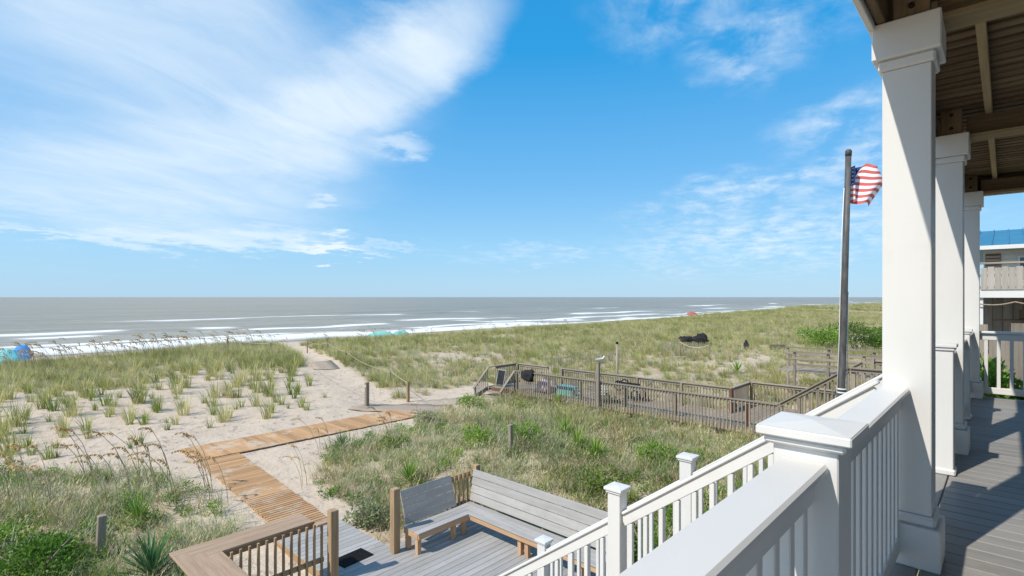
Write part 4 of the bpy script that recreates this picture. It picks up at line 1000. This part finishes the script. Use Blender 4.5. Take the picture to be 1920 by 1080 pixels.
G_DUNE = [PO('dune_clump_%d' % i, blades('dune_clump', 34, (.4, .85), .17, .020, .75, L_DUNE, 100 + i, LEAN)) for i in range(4)]
G_GREEN = [PO('green_clump_%d' % i, blades('green_clump', 34, (.2, .6), .18, .020, .95, L_GREEN, 200 + i, LEAN)) for i in range(3)]
G_GREY = [PO('grey_clump_%d' % i, blades('grey_clump', 40, (.2, .55), .2, .014, 1.0, L_GREY, 300 + i, LEAN)) for i in range(3)]
G_DRY = [PO('dry_tangle_%d' % i, tangle('dry_tangle', 22, (.3, .75), .4, L_DRY, 400 + i, .013)) for i in range(3)]
G_TWIG = [PO('grey_tangle_%d' % i, tangle('grey_tangle', 22, (.35, .8), .4, L_GREY, 450 + i, .016)) for i in range(2)]
G_LEAF = [PO('leaf_sprig_%d' % i, leafy('leaf_sprig', 120, (.3, .3, .2), .07, L_SHRUB, 500 + i, 5, .5)) for i in range(3)]
G_TALL = [PO('tall_dry_%d' % i, blades('tall_dry', 14, (.6, 1.1), .2, .013, .45, L_DRY, 600 + i, LEAN)) for i in range(2)]

def scatter(name, label, cat, pts, scl, idx, protos):
    n = len(pts); me = bpy.data.meshes.new(name); me.vertices.add(n); me.vertices.foreach_set('co', np.asarray(pts, np.float32).ravel())
    def attr(k, ty, val, fld): a = me.attributes.new(k, ty, 'POINT'); a.data.foreach_set(fld, np.asarray(val).ravel())
    rot = np.stack([rng.normal(0, .08, n), rng.normal(0, .08, n), rng.uniform(-.9, .9, n)], 1)
    attr('scl', 'FLOAT', np.asarray(scl, np.float32), 'value'); attr('rot', 'FLOAT_VECTOR', rot.astype(np.float32), 'vector'); attr('kind_index', 'INT', np.asarray(idx, np.int32), 'value')
    cc = bpy.data.collections.new(name + '_kinds')
    for o in protos: cc.objects.link(o)
    ng = bpy.data.node_groups.new(name, 'GeometryNodeTree')
    ng.interface.new_socket('Geometry', in_out='INPUT', socket_type='NodeSocketGeometry'); ng.interface.new_socket('Geometry', in_out='OUTPUT', socket_type='NodeSocketGeometry')
    N = ng.nodes; Lk = ng.links.new
    gi, go = N.new('NodeGroupInput'), N.new('NodeGroupOutput'); ip = N.new('GeometryNodeInstanceOnPoints'); ci = N.new('GeometryNodeCollectionInfo')
    ci.inputs['Collection'].default_value = cc; ci.inputs['Separate Children'].default_value = True; ci.inputs['Reset Children'].default_value = True
    def na(k, ty): q = N.new('GeometryNodeInputNamedAttribute'); q.data_type = ty; q.inputs['Name'].default_value = k; return q.outputs['Attribute']
    Lk(gi.outputs[0], ip.inputs['Points']); Lk(ci.outputs[0], ip.inputs['Instance']); ip.inputs['Pick Instance'].default_value = True
    Lk(na('kind_index', 'INT'), ip.inputs['Instance Index']); Lk(na('rot', 'FLOAT_VECTOR'), ip.inputs['Rotation']); Lk(na('scl', 'FLOAT'), ip.inputs['Scale']); Lk(ip.outputs[0], go.inputs[0])
    o = link(bpy.data.objects.new(name, me)); md = o.modifiers.new('scatter', 'NODES'); md.node_group = ng
    return tag(o, label, cat, kind='stuff')
def sample(x0, x1, y0, y1, dens, margin=140, dmin=0, dmax=1e9):
    n = int((x1 - x0) * (y1 - y0) * dens); x = rng.uniform(x0, x1, n); y = rng.uniform(y0, y1, n); z = ground(x, y)
    px, py, d = proj(x, y, z); k = (d > 2) & (px > -margin) & (px < 1920 + margin) & (py < 1080 + 2 * margin) & (d >= dmin) & (d < dmax)
    c = cover(x, y); k &= rng.random(n) < c
    return np.stack([x, y, z], 1)[k], c[k]
PROT = sorted(G_DUNE + G_GREEN + G_GREY + G_DRY + G_TWIG + G_LEAF + G_TALL, key=lambda o: o.name)
IX = {o.name: i for i, o in enumerate(PROT)}
def pick(lst, n): ids = np.array([IX[o.name] for o in lst]); return ids[rng.integers(0, len(ids), n)]
def species(P, mixf):
    """index array: mixf gives for every point a list of (group, weight)"""
    n = len(P); groups_, wts = mixf(P); w = np.stack(wts, 1); w = w / w.sum(1, keepdims=True); cs = np.cumsum(w, 1); u = rng.random(n)[:, None]
    g_ = (u > cs).sum(1); out = np.zeros(n, int)
    for i, gr_ in enumerate(groups_): k = g_ == i; out[k] = pick(gr_, k.sum())
    return out
def mix_scrub(P):
    a = fbm(P[:, 0] / 2.6, P[:, 1] / 2.6, 61, 3); b2 = fbm(P[:, 0] / 2.0, P[:, 1] / 2.0, 67, 3); c2 = fbm(P[:, 0] / 1.7, P[:, 1] / 1.7, 71, 3)
    return [G_GREEN, G_GREY, G_DRY, G_TWIG, G_LEAF, G_TALL], [.30 + 2.2 * np.clip(a, 0, 1), .14 + .8 * np.clip(-a, 0, 1), .32 + 1.6 * np.clip(b2 - .05, 0, 1), .24 + np.clip(-b2, 0, 1) * .8, .12 + 3.6 * np.clip(c2 - .04, 0, 1), .02 + 0 * a]
def mix_dune(P):
    a = fbm(P[:, 0] / 5, P[:, 1] / 5, 61, 3); n_ = np.clip((P[:, 1] - 30) / 10, 0, 1)
    return [G_DUNE, G_GREEN, G_GREY, G_DRY, G_TALL], [.42 + .5 * n_, .16 + .9 * np.clip(a, 0, 1), .26 + .9 * np.clip(-a, 0, 1) * (1 - .5 * n_), .12 * (1 - .5 * n_), .10 + 0 * a]
# left foreground and mound: mixed scrub
P1, c1_ = sample(-12, 4.8, 6, 23, 24); P2, c2_ = sample(5.8, 18.3, 1.0, 18.2, 22)
P_ = np.concatenate([P1, P2]); scatter('dune_scrub', 'tangled green, grey and straw-coloured scrub around the deck and walkway', 'scrub', P_, rng.uniform(.45, .95, len(P_)), species(P_, mix_scrub), PROT)
PROT2 = PROT
def dup_protos(tagname):
    return [PO(o.name + tagname, o.data) for o in PROT]
P3, _ = sample(-8, 20, 30, 54, 9); P4, _ = sample(13, 62, 3, 56, 6.5, dmax=62); P5, _ = sample(40, 160, -6, 56, 4.0, dmin=62, dmax=150); P6, _ = sample(90, 420, -30, 56, 1.6, dmin=150)
P_ = np.concatenate([P3, P4, P5, P6]); s_ = np.concatenate([rng.uniform(.5, 1.1, len(P3)), rng.uniform(.45, 1.1, len(P4)), rng.uniform(.7, 1.25, len(P5)), rng.uniform(1.0, 1.8, len(P6))])
scatter('dune_grass', 'yellow-green grass covering the dunes as far as the shore', 'grass', P_, s_, species(P_, mix_dune), dup_protos('_far'))
print('scatter', len(P1), len(P2), len(P3), len(P4), len(P5), len(P6))

# planted tufts standing singly on the bare sand
TUFT = [blades('grass_tuft', 56, (.4, .85), .14, .017, .6, L_DUNE, 700 + i, LEAN, curl=.6) for i in range(4)] + [blades('grass_tuft', 34, (.3, .6), .09, .016, .7, L_GREEN, 710 + i, LEAN, curl=.6) for i in range(2)]
cnt = 0; TP = []
for iy in range(20):
    for ix in range(28):
        y = 20.7 + iy * .92 + random.uniform(-.42, .42); x = -9 + ix * .98 + (iy % 2) * .5 + random.uniform(-.45, .45)
        if float(pathd(x, y)) < 1.7 or x > float(pathx(y)) or (y < 20.8 and x > 5): continue
        z = g1(x, y); px, py, d = proj(x, y, z)
        if px < -60 or px > 1950 or float(cover(x, y)) > .5: continue
        if random.random() < .10 + .2 * (iy < 2) + .25 * (float(vn(x / 2.2, y / 2.2, 44)) < .3): continue
        big = min(1, max(0, (y - 21) / 12)); s = random.choice((.55, .7, .85, 1.0, 1.25)) * random.uniform(1.0, 1.4) + .6 * big * random.random()
        o = tag(link(bpy.data.objects.new('grass_tuft', random.choice(TUFT if big > .3 else TUFT[3:])), None, (x, y, z), (0, 0, random.uniform(-.8, .8))), 'single planted tuft of dune grass standing on bare sand', 'grass tuft', 'grass tufts planted in rows on the sand'); o.scale = (s, s, s); cnt += 1
print('tufts', cnt)

# sea oats: tall stalks with drooping seed heads
def sea_oat(seed, n, h):
    rr = random.Random(seed); out = []
    for _ in range(n):
        sv, sf, hv, hf = [], [], [], []
        a = rr.uniform(0, 6.283); r = .3 * math.sqrt(rr.random()); H = rr.uniform(*h); b0 = Vector((math.cos(a) * r, math.sin(a) * r, -.03)); ln = Vector((-.68, .73, 0)) * rr.uniform(.10, .42) * H + Vector((rr.uniform(-.1, .1), rr.uniform(-.1, .1), 0)) * H
        pts = [b0 + ln * s * s + Vector((0, 0, H * (s - .08 * s ** 3))) for s in (0, .35, .7, 1)]
        stem = tubemesh('stem', pts, [.0085, .008, .0065, .005], L_STALK, 4, False)
        tip = pts[-1]; d = (pts[-1] - pts[-2]).normalized(); hang = Vector((-.68, .73, 0)); prev = None
        for q in range(24):      # flat oval spikelets hanging along the bent end, joined by the arching stalk
            s = q / 23; c = tip + d * (.34 * s) + hang * (.10 * s * s) - Vector((0, 0, .22 * s * s)) - d * .12
            e = (hang * rr.uniform(.1, .9) + Vector((rr.uniform(-.6, .6), rr.uniform(-.6, .6), -rr.uniform(.2, 1)))).normalized(); si = e.cross(Vector((rr.uniform(-1, 1), rr.uniform(-1, 1), .3))).normalized()
            L_ = .065 * rr.uniform(.7, 1.2); k = len(hv); hv += [c, c + e * L_ * .5 + si * .015, c + e * L_, c + e * L_ * .5 - si * .015]; hf.append((k, k + 1, k + 2, k + 3))
            if prev is not None: hf.append((prev, k, k + 1))
            prev = k
        out.append((stem, mesh('seed_head', hv, hf, L_OAT)))
    return out
OATS = [sea_oat(800 + i, 4, (1.0, 1.55)) for i in range(5)]
def oat(x, y, s, label, group, k):
    z = g1(x, y); t = thing('sea_oats', label, 'sea oats', (x, y, z), group)
    for pair in OATS[k % 5]:
        for nm, me in zip(('stem', 'seed_head'), pair):
            o = bpy.data.objects.new(nm, me); C.objects.link(o); o.parent = t
    t.scale = (s, s, s); t.rotation_euler.z = random.uniform(-.5, .5)
k = 0
for px in list(range(-10, 560, 9)) + list(range(560, 1080, 14)):
    a, b_, c = ray(px + random.uniform(-8, 8), 557); Y = random.uniform(39.5, 46); x, y = a * Y / b_, Y
    if float(pathd(x, y)) < 1.2: continue
    if px > 500 and random.random() < .25: continue
    oat(x, y, random.uniform(.85, 1.25) * (1.1 if px < 560 else .9), 'clump of sea oats with brown seed heads on the dune crest', 'sea oats along the dune crest', k); k += 1
ORD = ['leftmost'] + [w + ' from the left' for w in ('second', 'third', 'fourth', 'fifth', 'sixth', 'seventh', 'eighth', 'ninth')] + ['rightmost']
for i, (px, py, s) in enumerate(sorted(((95, 940, 1.1), (150, 905, 1.15), (210, 930, 1.0), (255, 915, 1.15), (330, 935, 1.2), (375, 925, 1.1), (300, 905, 1.1), (30, 930, 1.2), (60, 965, 1.1), (415, 945, 1.0)))):
    q = at(px, py, .05); oat(q[0], q[1], s * 1.05, 'tall sea oats clump in the left foreground, ' + ORD[i] + ' of ten', 'sea oats in the left foreground', k); k += 1
for (px, py, s, lab) in ((735, 830, .9, 'thin sea oats clump on the mound edge above the bench'), (610, 850, .85, 'thin sea oats clump on the mound edge beside the edge yucca'), (800, 805, .8, 'thin sea oats clump near the upper corner of the walkway'), (560, 905, .8, 'thin sea oats clump on the sand right of the walkway')):
    q = at(px, py, .1); oat(q[0], q[1], s, lab, 'sea oats on the mound edge', k); k += 1

# yuccas: rosettes of stiff blades, each leaf a part
def yleaf(L_, w, mat):
    v = []; f = []; n = 5
    for i in range(n + 1):
        s = i / n; ww = w * (.55 + .45 * math.sin(min(1, s * 1.6) * math.pi / 2)) * (1 - s ** 3) * .5; zc_ = -.10 * L_ * s ** 2.5
        v += [(L_ * s, -ww, zc_ + ww * .5), (L_ * s, 0, zc_), (L_ * s, ww, zc_ + ww * .5)]
    for i in range(n):
        for k in (0, 1): a = i * 3 + k; f.append((a, a + 3, a + 4, a + 1))
    return mesh('leaf', v, f, mat)
YL = {}
def yucca(label, px, py, L_, n, w, mat, z=None, lift=.06):
    zz = .05
    for _ in range(4): q = at(px, py, zz); zz = g1(q[0], q[1])
    t = thing('yucca', label, 'yucca', (q[0], q[1], zz)); key = (round(L_, 2), w, mat.name)
    if key not in YL: YL[key] = [yleaf(L_ * k, w, mat) for k in (.75, .9, 1.05)]
    for i in range(n):
        s = i / n; o = bpy.data.objects.new('leaf', YL[key][i % 3]); C.objects.link(o); o.parent = t; a = i * 2.39996
        o.location = (math.cos(a) * .03, math.sin(a) * .03, lift + .14 * s); o.rotation_euler = (random.uniform(-.15, .15), -R(8 + 74 * s ** .85 + random.uniform(-8, 8)), a)
    o = bpy.data.objects.new('trunk', tubemesh('trunk', [(0, 0, -.05), (0, 0, lift + .12)], [.05, .04], L_DRY, 7)); C.objects.link(o); o.parent = t
yucca('large blue-green yucca left of the plank-capped railing', 285, 1092, .72, 60, .05, L_YUCB)
yucca('bright yucca in the scrub left of the walkway', 258, 985, .55, 46, .04, L_YUC)
yucca('bright green yucca just behind the bench on its left', 768, 912, .60, 56, .042, L_YUC)
yucca('yucca at the sandy left edge of the mound', 640, 846, .5, 36, .035, L_YUCB)
yucca('small yucca at the top of the mound below the boardwalk', 1046, 764, .62, 40, .04, L_YUC)
yucca('yucca in the middle of the mound, uppermost of three together', 1057, 822, .62, 44, .042, L_YUC)
yucca('yucca in the mound, lower left of three together', 1083, 848, .66, 48, .045, L_YUC)
yucca('yucca in the mound, lower right of three together', 1117, 866, .64, 48, .045, L_YUC)
yucca('small yucca right of the lone post on the mound', 1137, 812, .42, 30, .035, L_YUC)
yucca('yucca beyond the boardwalk jog', 1382, 700, .8, 36, .05, L_YUC)

# leafy shrubs
SH = {}
def shrub(label, x, y, r, h, leaf, mat, seed, n=2200, cat='shrub', group=None, z0=None, base=0.0):
    z = g1(x, y) if z0 is None else z0
    t = thing('leafy_shrub', label, cat, (x, y, z), group)
    me = leafy('foliage', n, (r, r, (h - base) * (.55 if base == 0 else .5)), leaf, mat, seed, 14 if h < 3 else 26, .5, base); o = bpy.data.objects.new('foliage', me); C.objects.link(o); o.parent = t
    rr = random.Random(seed); 
    for k in range(5):
        a = k * 1.26 + rr.random(); q = [Vector((0, 0, -.1)), Vector((math.cos(a) * r * .2, math.sin(a) * r * .2, h * .35)), Vector((math.cos(a) * r * .5, math.sin(a) * r * .5, h * .75))]
        s = bpy.data.objects.new('stem', tubemesh('stem', q, [.03, .022, .008], GREYW('z'), 6)); C.objects.link(s); s.parent = t
    return t
q = at(70, 1075, 0); shrub('dense bright green shrub in the bottom left corner', q[0], q[1], .95, .75, .06, L_SHRUB, 21, 4200)
q = at(-40, 1040, 0); shrub('green shrub cut by the left edge of the picture', q[0], q[1], .9, .7, .06, L_SHRUB, 22, 3000)
for i, (x, y, r, h, lab) in enumerate(((8.6, 4.6, .9, 1.3, 'green shrub behind the stairs, next to the end of the bench'), (9.6, 4.2, 1.0, 1.45, 'green shrub behind the stairs, between the two stair posts'), (10.7, 3.5, 1.0, 1.4, 'green shrub behind the stairs, right of the far stair post'), (8.9, 3.2, .9, 1.0, 'green shrub beneath the stair balusters near the porch'), (11.6, 2.5, 1.0, 1.3, 'green shrub behind the stairs nearest the porch newel'))):
    shrub(lab, x, y, r, h, .07, L_SHRUB, 30 + i, 3400)
for i, (px, py, r, h, lab) in enumerate(((1540, 652, 1.9, 2.6, 'dark green bush on the far dune left of the flagpole'), (1600, 655, 2.2, 3.0, 'dark green bush on the far dune just right of the flagpole'), (1645, 655, 2.0, 2.5, 'dark green bush on the far dune against the near column'))):
    z = .6
    for _ in range(5): q = at(px, py, z); z = g1(q[0], q[1])
    shrub(lab, q[0], q[1], r, h, .16, L_SHRUB if i != 1 else L_DARK, 50 + i, 2600, 'bush')
for i, (x, y, lab) in enumerate(((10.95, .2, 'tall leafy bush behind the farthest column'), (11.1, -.55, 'tall leafy bush behind the end railing, middle one'), (11.0, -1.4, 'tall leafy bush behind the end railing, at the right edge'))):
    shrub(lab, x, y, .8, 4.55, .085, L_SHRUB, 60 + i, 13000, 'bush', base=2.3)
for i, (px, py, r, h, m, lab) in enumerate(((880, 770, .55, .5, L_SHRUB, 'low green shrub at the top of the mound by the sand'), (900, 835, .6, .5, L_SHRUB, 'low green shrub left of the lone post on the mound'), (985, 830, .55, .5, L_SHRUB, 'low green shrub just right of the lone post'),
        (735, 845, .5, .45, L_GREEN, 'yellowish shrub above the left end of the bench'), (1145, 770, .5, .6, L_SHRUB, 'rounded light green shrub under the gull post'), (985, 775, .6, .45, L_GREEN, 'low yellow-green shrub beside the small upper yucca'), (690, 985, .45, .4, L_GREY, 'pale leafy shrub beside the deck opening'),
        (1120, 925, .6, .5, L_GREEN, 'yellow-green shrub behind the long bench back'), (800, 800, .5, .5, L_GREY, 'grey-green shrub at the upper left of the mound'), (1230, 870, .6, .5, L_SHRUB, 'green shrub between mound and far stair post'))):
    z = .1
    for _ in range(4): q = at(px, py, z); z = g1(q[0], q[1])
    shrub(lab, q[0], q[1], r * 1.15, h * 1.45, .07, m, 80 + i, 1500)
